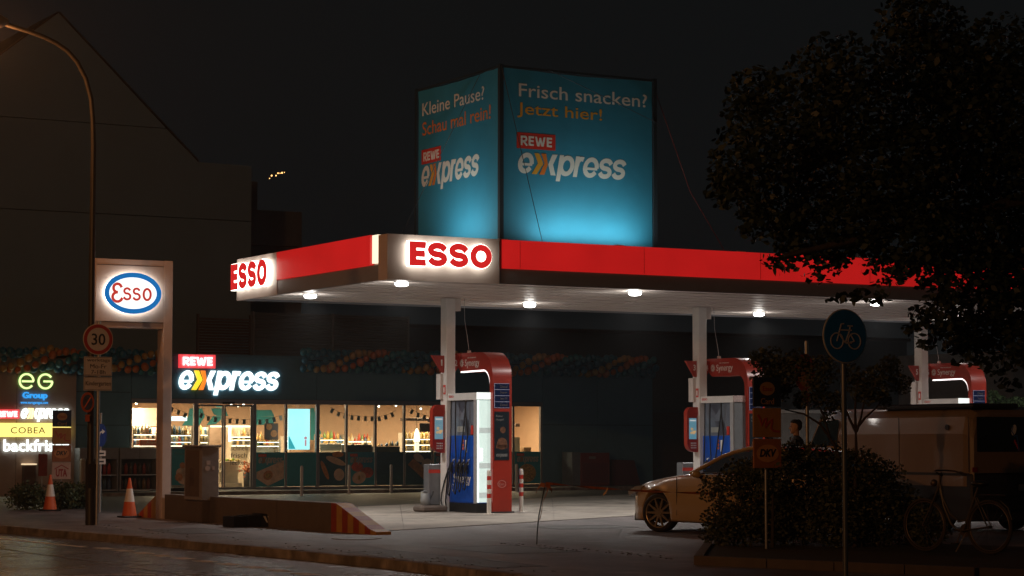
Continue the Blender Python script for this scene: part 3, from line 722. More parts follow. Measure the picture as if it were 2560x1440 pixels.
    mb().bbox(s+3.66, s+4.0, 5.24, 5.5, .15, 1.06, .015).build('body', grey, t_)
    mb().box(s+3.655, s+4.0, 5.232, 5.24, .86, .94).build('stripe', print_r, t_)
for i, n in enumerate((('1', '2'), ('3', '4'), ('5', '6'))): island(i, n, None)
# ceiling cross pieces by the columns already in place; watering can, bollards
t_ = thing('watering_can', 'grey plastic watering can standing on the island kerb beside the bin', 'watering can', 3.42, 4.9, .16)
cm = M('can_grey', (.33, .36, .37), .5)
mb().lathe((3.40, 4.9, .17), [(.001, 0), (.105, 0), (.11, .12), (.10, .22), (.08, .25)], 16).build('body', cm, t_)
mb().tube([(3.30, 4.9, .36), (3.31, 4.9, .45), (3.37, 4.9, .47), (3.43, 4.9, .46), (3.48, 4.9, .40)], .018, 8).build('handle', cm, t_)
mb().tube([(3.47, 4.9, .22), (3.53, 4.9, .33), (3.60, 4.9, .46)], [.035, .022, .016], 8).build('spout', black, t_)
bw = M('bollard_white', (.75, .72, .66), .4); br = M('bollard_red', (.55, .035, .02), .4)
def bollard(a, b, n):
    t_ = thing('bollard', n, 'bollard', a, b, 0, 'red and white bollards at the pump')
    zs = [0, .36, .45, .55, .64, .74, .83, .93]
    m = mb(); m.cyl((a, b, .93), .045, .03, 16, r2=.03)
    for k in range(7):
        m.cyl((a, b, zs[k]), .048, zs[k+1]-zs[k], 16, 1 if k % 2 else 0)
    m.build('post', [bw, br], t_)
    mb().bbox(a-.09, a+.09, b-.09, b+.09, .005, .025, .005).build('foot_plate', bw, t_)
bollard(3.84, 2.78, 'red and white bollard right in front of the red totem')
bollard(5.22, 3.8, 'red and white bollard standing alone right of the red totem')

# ================================================================== SHOP
FB = 24.1
shop = thing('shop_building', 'low teal filling station shop with long lit window front', 'shop building', 10, FB, 0)
sealed = M('window_alu', (.25, .25, .27), .4, metal=.4, var=.06)
# cladding panels with open joints
def clad(a0, a1, z0, z1): mb().box(a0+.008, a1-.008, FB-.02, FB+.06, z0+.008, z1-.008).build('cladding_panel', teal, shop)
for (a0, a1) in ((1.72, 3.45),):
    for (z0, z1) in ((0.1, 1.0), (1.0, 2.04), (2.04, 3.02), (3.02, 4.15)): clad(a0, a1, z0, z1)
clad(3.45, 5.5, 2.84, 4.15)
for a0, a1 in ((5.5, 9.5), (9.5, 13.6), (13.6, 17.66)): clad(a0, a1, 2.84, 4.15)
for a0, a1 in ((17.66, 19.8), (19.8, 22.0)):
    for z0, z1 in ((.1, 2.1), (2.1, 4.15)): clad(a0, a1, z0, z1)
dk = M('dark_backing', (.012, .02, .025), .8)
mb().box(1.7, 22.02, FB+.06, FB+.2, 2.84, 4.15).box(1.7, 3.45, FB+.06, FB+.2, 0, 2.84).box(17.66, 22.02, FB+.06, FB+.2, 0, 2.84).build('front_wall', dk, shop)
mb().box(1.7, 22.02, FB-.03, FB+.22, 4.152, 4.20).build('parapet_cap', teal, shop)
mb().box(1.7, 22.02, FB+.2, 31, 4.0, 4.12).build('roof', dk, shop)
intw = M('interior_wall', (.62, .42, .28), .7, var=.05)
BW = 29.2
mb().box(1.9, 19.4, BW, BW+.15, 0, 4.0).build('interior_back_wall', intw, shop)
mb().box(1.7, 1.9, FB+.2, BW, 0, 4.0).box(19.4, 19.6, FB+.2, BW, 0, 4.0).build('interior_side_wall', intw, shop)
mb().box(1.9, 19.4, FB+.2, BW, 2.98, 3.05).build('interior_ceiling', M('interior_ceiling', (.7, .62, .52), .8, var=.03), shop)
mb().box(1.9, 19.4, FB+.0, BW, 0, .1).build('interior_floor', M('interior_floor', (.32, .27, .22), .35, var=.08), shop)
mb().box(21.8, 22.0, FB+.2, 31, 0, 4.0).build('end_wall', dk, shop)
# window band
mb().box(3.45, 17.66, FB-.04, FB+.08, 2.70, 2.838).build('window_head', sealed, shop)
mb().box(3.45, 17.66, FB-.03, FB+.08, .10, .16).build('window_sill', sealed, shop)
pane_m = glass('window_glass')
posts = [3.45, 5.50, 7.42, 8.47, 9.55, 10.54, 11.55, 12.57, 13.58, 14.6, 15.62, 16.56, 17.62]
for p in posts:
    w = .055 if p in (5.5, 7.42, 9.55) else .032
    mb().box(p-w, p+w, FB-.035, FB+.08, .16, 2.70).build('mullion', sealed, shop)
posterb = M('poster_teal', (.04, .36, .46), .35, var=.08)
posterd = M('poster_navy', (.03, .12, .16), .35, var=.15)
cream = M('print_cream', (.80, .62, .46), .5, var=.2, scale=10)
crust = M('print_crust', (.60, .28, .11), .5, var=.35, scale=14)
applr = M('print_apple', (.65, .13, .07), .5, var=.3, scale=12)
salad = M('print_salad', (.50, .34, .10), .5, var=.7, scale=22)
def ell(m, ca, cz, ra, rz, rot, d, mi, n=20):
    pts = [(ca+ra*math.cos(t)*math.cos(rot)-rz*math.sin(t)*math.sin(rot), cz+ra*math.cos(t)*math.sin(rot)+rz*math.sin(t)*math.cos(rot)) for t in (2*math.pi*k/n for k in range(n))]
    m.add([(x, FB-.034-d, z) for x, z in pts], [tuple(range(n))], mi)
def poster(a0, a1, kind):
    w = a1-a0
    mt = posterd if kind in ('bread', 'plain', 'loaf') else posterb
    p = mb().box(a0, a1, FB-.034, FB-.024, .17, 1.22).build('window_poster', mt, shop)
    m = mb()
    if kind == 'wrap':
        m.quad([(a0+.02, FB-.036, .62), (a1-.03, FB-.036, .98), (a1-.03, FB-.036, .42), (a0+.42*w, FB-.036, .19), (a0+.02, FB-.036, .42)], 0)
        ell(m, a0+.42*w, .52, .17*w, .14, .5, .004, 1); ell(m, a0+.42*w, .50, .1*w, .08, .3, .006, 2)
    elif kind == 'bread':
        ell(m, a0+.62*w, .95, .40*w, .10, -.35, .002, 0); ell(m, a0+.2*w, .66, .36*w, .075, -1.15, .003, 1); ell(m, a0+.75*w, .52, .2*w, .19, .2, .002, 0); ell(m, a0+.7*w, 1.15, .22*w, .09, 0, .003, 1)
    elif kind == 'apple':
        ell(m, a0+.35*w, .76, .22*w, .15, 0, .002, 3); ell(m, a0+.72*w, .58, .24*w, .17, 0, .003, 3); ell(m, a0+.42*w, .42, .26*w, .19, .3, .004, 0); ell(m, a0+.42*w, .42, .05*w, .07, 0, .006, 2)
    elif kind == 'loaf':
        m.quad([(a0+.08*w, FB-.036, .82), (a0+.3*w, FB-.036, 1.02), (a1-.05*w, FB-.036, .55), (a1-.22*w, FB-.036, .28)], 1)
        ell(m, a0+.5*w, 1.03, .22*w, .12, -.5, .004, 0); ell(m, a0+.8*w, .86, .2*w, .14, .4, .004, 0)
    elif kind == 'salad':
        ell(m, a0+.48*w, .52, .34*w, .30, 0, .002, 2)
    if m.f: m.build('poster_picture', [cream, crust, salad, applr], p)
    if kind in ('wrap', 'apple', 'salad'):
        d1 = M('print_dimwhite', (.5, .48, .44), .5, var=0)
        rewe((a0+.08*w, a0+.36*w, 1.08, 1.17), '-b', FB-.036, p, print_r, M('dimred', (.75, .3, .2), .5), depth=.002)
        logo((a0+.08*w, a0+.93*w, .84, 1.06), '-b', FB-.036, p, d1, M('dimo', (.5, .2, .08), .5), M('dimo', (.5, .2, .08), .5), depth=.002)
    return p
lay = [(7.47, 8.43, 'wrap'), (8.51, 9.49, 'teal'), (9.61, 10.5, 'bread'), (10.58, 11.51, 'apple'), (11.59, 12.53, 'plain'), (12.61, 13.54, 'loaf'), (13.62, 14.56, 'apple'), (14.64, 15.58, 'teal'), (15.66, 16.52, 'wrap'), (16.60, 17.58, 'salad')]
for a0, a1, k in lay: poster(a0, a1, k)
for p0, p1 in zip(posts, posts[1:]):
    if p0 == 5.5: continue
    mb().box(p0+.03, p1-.03, FB+.0, FB+.012, .16, 2.70).build('window_pane', pane_m, shop)
# sliding doors
for d0, d1 in ((5.56, 6.42), (6.44, 7.36)):
    d = mb().box(d0, d0+.05, FB+.02, FB+.06, .1, 2.68).box(d1-.05, d1, FB+.02, FB+.06, .1, 2.68).box(d0, d1, FB+.02, FB+.06, 2.62, 2.68).box(d0, d1, FB+.02, FB+.06, .1, .17).build('door', sealed, shop)
    mb().box(d0+.05, d1-.05, FB+.035, FB+.045, .17, 2.62).build('glass', pane_m, d)
    for w, z in (('schnell', 1.28), ('frisch', 1.06), ('lecker', .84)):
        text('lettering', w, (d0+.22, d1-.16, z, z+.15), '-b', FB+.034, M('door_print', (.03, .05, .05), .5, var=0), d)
mb().box(6.35, 6.75, FB-.06, FB-.03, 2.69, 2.76).build('door_sensor', black, shop)

# ---- lit signs on the shop
neonw = E('neon_white', (.86, 1, .97), 2.3)
neony = E('neon_yellow', (1, .62, .02), 1.5)
neono = E('neon_orange', (1, .22, .01), 1.2)
neonr = E('neon_red', (.85, .035, .05), 1.1)
neonrw = E('neon_red_white', (1, .85, .88), 2.0)
t_ = thing('shop_sign', 'large glowing white express lettering under a red box sign above the shop doors', 'neon sign', 6.5, FB, 3.1)
rewe((4.90, 6.07, 3.77, 4.18), '-b', FB-.07, t_, neonr, neonrw, depth=.08)
logo((4.90, 8.24, 2.97, 3.70), '-b', FB-.03, t_, neonw, neony, neono, depth=.04)

# ---- pale wall block at the left with the company signs
GB = 23.8
gw = thing('wall_block', 'pale grey rendered wall block left of the teal shop front', 'wall', 0, GB, 0)
render_m = M('beige_render', (.36, .29, .26), .8, var=.08, scale=3, bump=.2)
for a0, a1 in ((-6, -3.1), (-3.1, -1.6), (-1.6, -.12), (-.12, 1.66)):
    mb().box(a0+.006, a1-.006, GB, GB+7, 0, 3.98).build('wall_panel', render_m, gw)
t_ = thing('green_letter_sign', 'round glowing green letters e and G with blue lettering below', 'neon sign', .4, GB, 3)
gy = E('neon_lime', (.85, 1, .42), 1.25); gr = M('green_back', (.02, .12, .01), .5, emit=(.02, .16, .005), es=.6)
P = lambda u, v, d: (u, GB-.05-d, v)
cx1, cx2, cz, r = .135, .695, 3.30, .20
eL = [[(cx1-.12, cz-.005), (cx1+.2, cz-.005)]+arc(cx1, cz, .205, .205, 5, 318, 26)]
GL = [arc(cx2, cz, .205, .205, 40, 355, 26)+[(cx2+.205, cz), (cx2-.04, cz)]]
for L in (eL, GL):
    stroke(L, .10, P, depth=.02).build('letter_back', gr, t_); stroke(L, .058, P, depth=.05).build('letter', gy, t_)
nb = E('neon_blue', (.01, .36, .95), 1.1)
text('lettering', 'Group', (.03, .77, 2.75, 2.99), '-b', GB-.04, nb, t_, off=.03, depth=.04)
text('lettering', 'www.eurogarages.com', (-.02, .79, 2.625, 2.70), '-b', GB-.04, nb, t_, off=.0, depth=.02)
t_ = thing('express_sign', 'small glowing white express sign with red box, above the yellow sign', 'neon sign', .4, GB, 2.2)
rewe((-.78, -.06, 2.21, 2.48), '-b', GB-.04, t_, neonr, neonrw, depth=.05)
logo((-.02, 1.43, 2.14, 2.52), '-b', GB-.04, t_, neonw, E('neon_cream', (1, .75, .35), 2), E('neon_cream', (1, .75, .35), 2), depth=.04)
t_ = thing('yellow_sign', 'glowing yellow box sign lettered COBEA on the pale wall', 'neon sign', .4, GB, 1.7)
mb().box(-1.4, 1.47, GB-.12, GB-.02, 1.69, 2.09).build('box', E('yellow_lit', (1, .80, .20), 1.5), t_)
text('lettering', 'COBEA', (-.32, .70, 1.79, 1.97), '-b', GB-.12, M('gold_print', (.30, .17, .02), .5, var=0), t_, space=1.1)
t_ = thing('bakery_sign', 'glowing white rounded lettering sign under the yellow sign', 'neon sign', .3, GB, 1.3)
text('lettering', 'backfrisch', (-.50, 1.44, 1.27, 1.62), '-b', GB-.04, neonw, t_, off=.018, depth=.03, space=1.05)

# ---- balloon garlands
bm = {}
for k, c in (('b', (.02, .14, .23)), ('o', (.46, .14, .04)), ('t', (.03, .19, .25)), ('y', (.40, .25, .08))):
    m = mb().ball((0, 0, 0), .116, 12, 8, sq=(1, 1, 1.12))
    me = bpy.data.meshes.new('balloon'); me.from_pydata(m.v, [], m.f); me.materials.append(M('balloon_'+k, c, .4, var=.05))
    me.polygons.foreach_set('use_smooth', [True]*len(m.f)); bm[k] = me
def garland(a0, a1, bb, z, label, step=.235, bulge=None):
    t_ = thing('balloon_garland', label, 'balloon garland', a0, bb, z, 'balloon garlands along the shop roof edge')
    n = int((a1-a0)/step)
    mb().tube([(a0, bb, z), (a1, bb, z)], .012, 6).build('cord', black, t_)
    for j in range(n):
        for k, c in enumerate('btoyb'[:5] if j % 1 == 0 else ''):
            ph = rad(72*k + j*26)
            y, zz_ = -.24*math.cos(ph)*.9, .27*math.sin(ph)
            if y > .14: continue
            o = link('balloon', bm[c], t_)
            sag = -.09*abs(math.sin(j*.35)) if bulge else 0
            o.location = Vector((a0+j*step+R.uniform(-.02, .02), bb+y, z+zz_+sag))-OFF[t_.name]
            s_ = R.uniform(.78, 1.10); o.scale = (s_, s_, s_); o.rotation_euler = (R.uniform(-.5, .5), R.uniform(-.5, .5), 0)
garland(8.85, 22.1, FB-.36, 4.06, 'long blue, orange and yellow balloon garland right of the white lettering')
garland(-1.4, 4.5, GB-.42, 3.97, 'blue, orange and yellow balloon garland over the green lettered sign', bulge=1)

# ---- interior of the shop
warm = (1, .70, .42)
for k, (a, b, pw) in enumerate(((3.6, 25.6, 420), (6.4, 25.8, 230), (9.2, 26.2, 140), (12.0, 26.2, 140), (14.6, 26.2, 130), (17.2, 26.6, 220))):
    t_ = thing('ceiling_panel_lamp', 'glowing panel lamp in the shop ceiling', 'lamp', a, b, 2.95, 'panel lamps in the shop ceiling')
    mb().box(a-.3, a+.3, b-.15, b+.15, 2.94, 2.975).build('panel', E('interior_panel', (1, .85, .6), 3), t_)
    l = lamp('shop_light', 'AREA', S(a, b, 2.92), pw, warm, size=.8)
spotm = E('small_spot', (1, .9, .7), 6)
for (x, y) in ((578, 1012), (595, 1015), (609, 1011), (947, 1016), (990, 1014), (341, 1009), (1052, 1022)):
    a, z = onB(x, y, 25.2)
    t_ = thing('spotlight', 'tiny bright spotlight under the shop ceiling', 'lamp', a, 25.2, z, 'tiny spotlights under the shop ceiling')
    mb().ball((a, 25.2, z), .035, 8, 6).build('bulb', spotm, t_)
    mb().cyl((a, 25.2, z+.03), .02, max(.05, 2.97-z-.03), 8).build('stem', lgrey, t_)
tealw = M('wall_graphic_teal', (.015, .26, .30), .5, var=.04)
g = thing('wall_graphic', 'teal chevron stripes painted on the shop back wall', 'wall graphic', 6, BW, 2)
def wall(pts, mat, name='stripe', B=BW-.01, parent=g, th=.006):
    q = [onB(x, y, B) for x, y in pts]
    mb().prism(q, 'az', B-th, B).build(name, mat, parent)
wall([(474, 1021), (505, 1021), (512, 1040), (498, 1064), (455, 1064), (470, 1042)], tealw)
wall([(527, 1021), (562, 1021), (571, 1040), (545, 1040), (535, 1036)], tealw)
wall([(533, 1040), (560, 1041), (540, 1060), (516, 1063)], tealw)
wall([(640, 1025), (678, 1025), (686, 1040), (640, 1041)], tealw)
wall([(640, 1041), (686, 1041), (684, 1062), (640, 1062)], tealw)
wall([(776, 1020), (785, 1020), (790, 1045), (790, 1100), (776, 1100)], tealw)
wall([(800, 1075), (808, 1090), (800, 1105), (794, 1105)], tealw)
def boxpx(name, label, cat, x0, y0, x1, y1, B, dep, mat, group=None):
    a0, z1 = onB(x0, y0, B); a1, _ = onB(x1, y0, B); _, z0 = onB(x0, y1, B)
    t_ = thing(name, label, cat, (a0+a1)/2, B, max(z0, .1), group)
    body = mb().bbox(a0, a1, B, B+dep, max(z0, .1), z1, .01).build('body', mat, t_)
    return t_, (a0, a1, max(z0, .1), z1)
t_, _ = boxpx('light_box', 'bright white lightbox high inside the left shop window', 'light box', 425, 1041, 468, 1052, 25.4, .15, E('lightbox_white', (.8, 1, 1), 2.0))
t_, _ = boxpx('display_cabinet', 'tall bright wall cabinet behind the leftmost window pane', 'cabinet', 333, 1020, 392, 1066, 26, .4, M('cabinet_white', (.75, .68, .55), .5))
t_, _ = boxpx('offer_banner', 'orange banner lettered Angebot in the leftmost shop window', 'banner', 349, 1099, 404, 1115, 24.7, .04, M('banner_orange', (.60, .13, .04), .5))
a0, z1 = onB(366, 1103, 24.69); a1, z0 = onB(404, 1111, 24.69)
text('lettering', 'Angebot', (a0, a1, z0, z1), '-b', 24.695, M('pale_print', (.8, .55, .4), .5), t_)
# shelves with bottles
shelfm = M('shelf_white', (.7, .62, .5), .5)
botm = [M('bottle_%d' % k, c, .25, var=.1) for k, c in enumerate(((.85, .55, .2), (.75, .14, .08), (.9, .82, .6), (.3, .5, .18), (.9, .65, .15), (.15, .3, .5)))]
bme = []
for k in range(6):
    m = mb().lathe((0, 0, 0), [(.001, 0), (.045, 0), (.047, .14), (.035, .18), (.016, .21), (.016, .26), (.001, .26)], 8)
    me = bpy.data.meshes.new('bottle'); me.from_pydata(m.v, [], m.f); me.materials.append(botm[k]); me.polygons.foreach_set('use_smooth', [True]*len(m.f)); bme.append(me)
def shelf(x0, x1, ytop, ys, ybot, B, label, dens=.10, light=True, pick=(0, 1, 2, 3, 4, 5)):
    a0, z1 = onB(x0, ytop, B); a1, _ = onB(x1, ytop, B); z0 = max(.1, onB(x0, ybot, B)[1])
    t_ = thing('shop_shelf', label, 'shelf', (a0+a1)/2, B+.2, .1, 'lit shelves inside the shop')
    mb().box(a0, a1, B+.4, B+.44, .1, z1).build('back_panel', shelfm, t_)
    for a in (a0, a1): mb().box(a-.02, a+.02, B, B+.44, .1, z1).build('upright', shelfm, t_)
    for y in ys:
        z = onB(x0, y, B)[1]
        mb().box(a0+.021, a1-.021, B, B+.4, z-.03, z).build('shelf_board', shelfm, t_)
        if light: mb().box(a0+.03, a1-.03, B+.02, B+.05, z-.045, z-.031).build('shelf_light', E('shelf_light', (1, .85, .6), 7), t_)
        a = a0+.1
        while a < a1-.07:
            if R.random() < .86:
                o = bpy.data.objects.new('bottle', bme[R.choice(pick)]); COL.objects.link(o)
                o.location = S(a, B+.1+R.uniform(0, .1), z); s_ = R.uniform(.8, 1.15); o.scale = (s_*1.1, s_*1.1, s_); OFF[o.name] = Vector()
                put(o, 'small coloured bottle on a lit shelf inside the shop', 'bottle', 'bottles on the shop shelves')
            a += dens
    return t_
shelf(333, 392, 1068, (1084, 1096, 1112), 1200, 25.0, 'lit shelf of pale bottles behind the leftmost window pane', .10, pick=(2, 2, 5))
shelf(424, 480, 1066, (1086, 1103, 1112), 1200, 25.2, 'lit bottle shelf between the pylon and the shop doors', .095)
shelf(500, 522, 1068, (1085, 1104), 1200, 25.6, 'narrow bottle shelf seen through the left sliding door', .12)
shelf(578, 630, 1062, (1090, 1098, 1112), 1200, 27, 'lit rear shelf seen through the right sliding door', .2, pick=(2, 0))
shelf(642, 700, 1098, (1103, 1113), 1200, 25.6, 'low bottle shelf right of the sliding doors', .10)
shelf(800, 862, 1086, (1098, 1108), 1200, 28.3, 'pale rear shelf of small goods behind the baguette poster', .12)
shelf(870, 930, 1092, (1102, 1110), 1200, 28.3, 'low rear shelf of small goods above the apple poster', .12)
shelf(716, 722, 1090, (1100,), 1200, 27, 'slim goods shelf left of the glowing screen', .10)
shelf(1012, 1080, 1082, (1096, 1110, 1126), 1200, 26.2, 'bread shelf with warm lights in the right windows', .16, pick=(0, 4, 0))
boxpx('partition', 'plain light brown partition behind the left sliding door', 'partition', 524, 1066, 556, 1200, 27.5, .1, M('partition_tan', (.42, .30, .22), .6))
t_, _ = boxpx('light_tube', 'bright vertical light tube behind the right sliding door', 'lamp', 573, 1066, 578, 1104, 25.8, .05, E('tube', (1, .93, .8), 5))
boxpx('light_rail', 'long lit rail above the rear counter', 'lamp', 527, 1064, 628, 1068, 26.8, .06, E('rail', (1, .85, .6), 2.2))
# flower buckets and produce crate by the door
t_ = thing('produce_stand', 'lit fruit stand with yellow and green fruit seen through the right door', 'produce stand', 6.9, 25.0, .1)
a0, z = onB(559, 1150, 25); a1, _ = onB(606, 1150, 25)
mb().box(a0, a1, 25, 25.5, .1, .28).box(a0, a1, 25.35, 25.5, .28, 1.0).box(a0, a1, 25, 25.5, .62, .68).build('stand', shelfm, t_)
for k in range(7): mb().ball((a0+.06+k*.085, 25.1+R.uniform(0, .1), .98+R.uniform(-.02, .03)), .045, 8, 6).build('fruit', M('fruit_%d' % (k % 3), ((.6, .45, .05), (.25, .4, .05), (.6, .5, .2))[k % 3], .5), t_)
mb().box(a0, a1, 25.05, 25.35, .9, .935).build('tray', shelfm, t_)
t_ = thing('flower_bucket', 'dark bucket of orange flowers just inside the right sliding door', 'flowers', 7.15, 24.7, .1)
a0, z0 = onB(618, 1212, 24.7)
mb().lathe((a0, 24.7, .1), [(.001, 0), (.10, 0), (.13, .5), (.12, .5)], 14).build('bucket', black, t_)
fm = M('flower_orange', (.65, .16, .03), .6, var=.4); m = mb()
for k in range(60): m.ball((a0+R.gauss(0, .10), 24.7+R.gauss(0, .06), .72+R.gauss(0, .10)), .03, 6, 4)
m.build('blooms', fm, t_)
# coffee poster, counter, screen, small goods
t_, q = boxpx('coffee_poster', 'hanging brown poster with two orange rounds', 'poster', 661, 1058, 696, 1100, 25.0, .02, M('poster_brown', (.10, .045, .03), .5))
for (x, y, r) in ((673, 1067, .10), (685, 1084, .11)):
    a, z = onB(x, y, 24.99); mb().cyl((a, 24.99, z), r, .006, 18, axis='y').build('round', M('pastry', (.6, .2, .05), .5, var=.4, scale=20), t_)
t_, q = boxpx('advert_screen', 'tall glowing light blue advertising screen in the shop window', 'screen', 721, 1022, 775, 1124, 24.3, .06, E('screen_cyan', (.42, .95, 1.0), 1.6, var=.12, scale=1.2))
a, z = onB(764, 1095, 24.295)
mb().cyl((a, 24.292, z), .05, .004, 14, axis='y').box(a-.03, a+.03, 24.292, 24.296, z-.25, z-.06).build('picture', E('screen_pink', (.8, .35, .40), .9), t_)
mb().prism([(q[0]+.01, q[2]+.02), (q[0]+.25, q[2]+.02), (q[0]+.01, q[2]+.45)], 'az', 24.292, 24.296).build('swoosh', E('screen_teal', (.03, .55, .62), .9), t_)
for n_, x0, y0, x1, y1, B, mt in (('white counter behind the baguette poster', 800, 1110, 854, 1126, 25.2, shelfm), ('dark low counter behind the apple poster', 867, 1112, 930, 1200, 25.4, dk), ('dark low counter right of the apple poster', 940, 1116, 1000, 1200, 25.4, dk), ('pale box counter in the last window', 1285, 1093, 1300, 1200, 25.5, shelfm), ('low carton in the last window', 1310, 1118, 1328, 1200, 25.5, M('carton', (.5, .33, .18), .7))):
    boxpx('counter', n_, 'counter', x0, y0, x1, y1, B, .4, mt)
for k in range(26):
    x = R.choice((R.uniform(880, 930), R.uniform(942, 995), R.uniform(806, 850))); a, z = onB(x, 1110, 25.5)
    o = bpy.data.objects.new('bottle', bme[R.choice((0, 2, 5))]); COL.objects.link(o); OFF[o.name] = Vector()
    zb = 1.36 if x > 860 else 1.4
    o.location = S(a, 25.5, onB(x, 1113, 25.5)[1]-.03); o.scale = (.7, .7, R.uniform(.3, .7)); put(o, 'small bottle on a counter top behind the shop window', 'bottle', 'bottles on the counters')
t_ = thing('pendant_lamp', 'bright warm cone lamp hanging over the bread shelf', 'lamp', 13.2, 25.6, 1.9)
a, z = onB(1042, 1085, 25.6)
mb().lathe((a, 25.6, z-.25), [(.10, 0), (.09, .25), (.03, .42), (.001, .44)], 14).build('shade', E('cone_lamp', (1, .82, .5), 3.5), t_)
mb().cyl((a, 25.6, z+.19), .01, 2.95-z-.19, 6).build('cord', black, t_)
mb().box(a-.06, a+.06, 25.55, 25.65, z-.95, z-.27).build('lit_stand', E('stand_lit', (1, .85, .6), 1.6), t_)
boxpx('extractor_hood', 'dark hood above the bread shelf', 'hood', 1014, 1045, 1078, 1052, 25.9, .4, M('hood_brown', (.10, .07, .06), .5))
boxpx('menu_board', 'dark tilted menu board above the bread shelf', 'menu board', 1050, 1058, 1078, 1080, 25.9, .05, black)
boxpx('exit_sign', 'green glowing emergency exit sign over the sliding doors', 'sign', 541, 1013, 556, 1018, 24.6, .03, E('exit_green', (.02, .5, .36), .8))
boxpx('notice', 'small dark framed notice on the wall of the last window', 'notice', 1288, 1058, 1300, 1067, 26.5, .03, M('frame_dark', (.12, .08, .06), .5))
# bunting
flagm = [M('bunting_grey', (.30, .31, .28), .7, var=.3, scale=30), M('bunting_dark', (.14, .17, .18), .7, var=.3, scale=30)]
bl = ['string of small grey flags behind the left window', 'string of small grey flags across the sliding doors', 'string of small flags right of the doors', 'sagging string of small flags over the baguette and apple posters', 'string of small flags in front of the bread shelf']
for k, pts in enumerate(([(424, 1015), (440, 1022), (460, 1030), (480, 1040)], [(498, 1030), (520, 1040), (545, 1044), (570, 1046), (600, 1048), (628, 1049)], [(642, 1050), (668, 1048), (697, 1040), (706, 1038)], [(826, 1018), (845, 1029), (870, 1037), (900, 1040), (926, 1041), (945, 1042), (970, 1036), (990, 1026)], [(1026, 1020), (1045, 1032), (1065, 1038), (1078, 1046)])):
    B = 24.55; pp = [onB(x, y, B) for x, y in pts]
    t_ = thing('bunting', bl[k], 'bunting', pp[0][0], B, pp[0][1])
    mb().tube([(a, B, z) for a, z in pp], .005, 5).build('string', black, t_)
    tot = 0; d = 0.1
    for (p, q) in zip(pp, pp[1:]):
        L = math.hypot(q[0]-p[0], q[1]-p[1])
        while d < L:
            t = d/L; a = p[0]+(q[0]-p[0])*t; z = p[1]+(q[1]-p[1])*t; sl = (q[1]-p[1])/L
            c, s_ = math.sqrt(max(0, 1-sl*sl)), sl
            tot += 1
            mb().prism([(a-.05*c, z-.05*s_), (a+.05*c, z+.05*s_), (a+.05*c+.15*s_, z+.05*s_-.15*c), (a-.05*c+.15*s_, z-.05*s_-.15*c)], 'az', B-.004, B+.004).build('flag', flagm[tot % 2], t_)
            d += .235
        d -= L

# ---- outside the shop: racks, poster stand, vending box, white posts
for k, (a0, a1, n) in enumerate(((1.62, 2.80, 'grey goods rack with red bottles below the blue arrow sign'), (2.84, 4.06, 'grey goods rack with dark bottles beside the pylon leg'))):
    B = 23.3
    t_ = thing('goods_rack', n, 'rack', (a0+a1)/2, B, .1, 'goods racks against the shop wall')
    mb().bbox(a0, a1, B, B+.6, 1.04, 1.37, .01).build('top_box', lgrey if False else M('rack_grey', (.22, .23, .25), .5), t_)
    mb().box((a0+a1)/2-.004, (a0+a1)/2+.004, B-.004, B, 1.05, 1.36).build('door_gap', black, t_)
    for a in (a0, a1-.05): mb().box(a, a+.05, B, B+.6, .1, 1.04).build('side', M('rack_grey', (.22, .23, .25), .5), t_)
    mb().box(a0+.05, a1-.05, B+.56, B+.6, .12, 1.04).build('back', M('rack_back', (.07, .08, .09), .6), t_)
    for z in (.12, .56): mb().box(a0+.05, a1-.05, B+.01, B+.55, z, z+.03).build('shelf_board', lgrey, t_)
    for (z, cols) in ((.59, ((.45, .05, .04), (.40, .07, .05), (.30, .05, .05)) if k == 0 else ((.08, .07, .07), (.25, .05, .04))), (.15, ((.05, .10, .22), (.06, .12, .18)) if k == 0 else ((.18, .06, .04), (.07, .08, .08), (.20, .12, .05)))):
        a = a0+.14; j = 0
        while a < a1-.1:
            c = cols[j % len(cols)]
            mt = M('canister_%s' % ('_'.join('%02d' % int(100*q) for q in c)), c, .4)
            o = mb().lathe((a, B+.25, z), [(.001, 0), (.055, 0), (.058, .2), (.05, .25), (.02, .29), (.02, .33), (.001, .33)], 10).build('canister', mt); o.parent = None
            put(o, ('red' if c[0] > .25 else 'dark')+' plastic canister in the goods rack '+('below the blue arrow sign' if k == 0 else 'beside the pylon leg'), 'canister', 'canisters in the goods racks')
            a += .14; j += 1
t_ = thing('poster_stand', 'blue poster stand on a dark foot behind the pylon leg', 'poster stand', 4.65, 23, .1)
mb().bbox(4.28, 5.02, 22.98, 23.04, .22, 1.39, .02).build('frame', lgrey, t_)
mb().box(4.33, 4.97, 22.972, 22.98, .27, 1.34).build('poster', posterb, t_)
m = mb()
for (a, z, r, k) in ((4.62, .62, .16, 0), (4.78, .70, .14, 0), (4.55, .50, .12, 1), (4.70, .48, .20, 0), (4.66, .85, .09, 1)): m.cyl((a, 22.966-.001*k, z), r, .003, 16, k, axis='y')
m.build('poster_picture', [cream, crust], t_)
text('lettering', 'Frisch', (4.42, 4.84, 1.16, 1.24), '-b', 22.972, M('dim_teal_print', (.10, .25, .3), .5), t_)
mb().bbox(4.3, 5.0, 22.8, 23.2, .1, .2, .03).build('foot', black, t_)
t_ = thing('ice_chest', 'dull red locker with blue grey side standing against the teal wall', 'locker', 19, 23.6, .1)
mb().bbox(18.30, 18.62, 23.25, 23.9, .1, 1.2, .01).build('side', M('locker_side', (.16, .20, .24), .5), t_)
mb().bbox(18.62, 19.75, 23.25, 23.9, .1, 1.18, .01).build('body', M('locker_red', (.20, .028, .02), .45, var=.15), t_)
mb().box(18.7, 19.68, 23.24, 23.25, .2, .85).build('door', M('locker_red2', (.15, .02, .018), .4), t_)
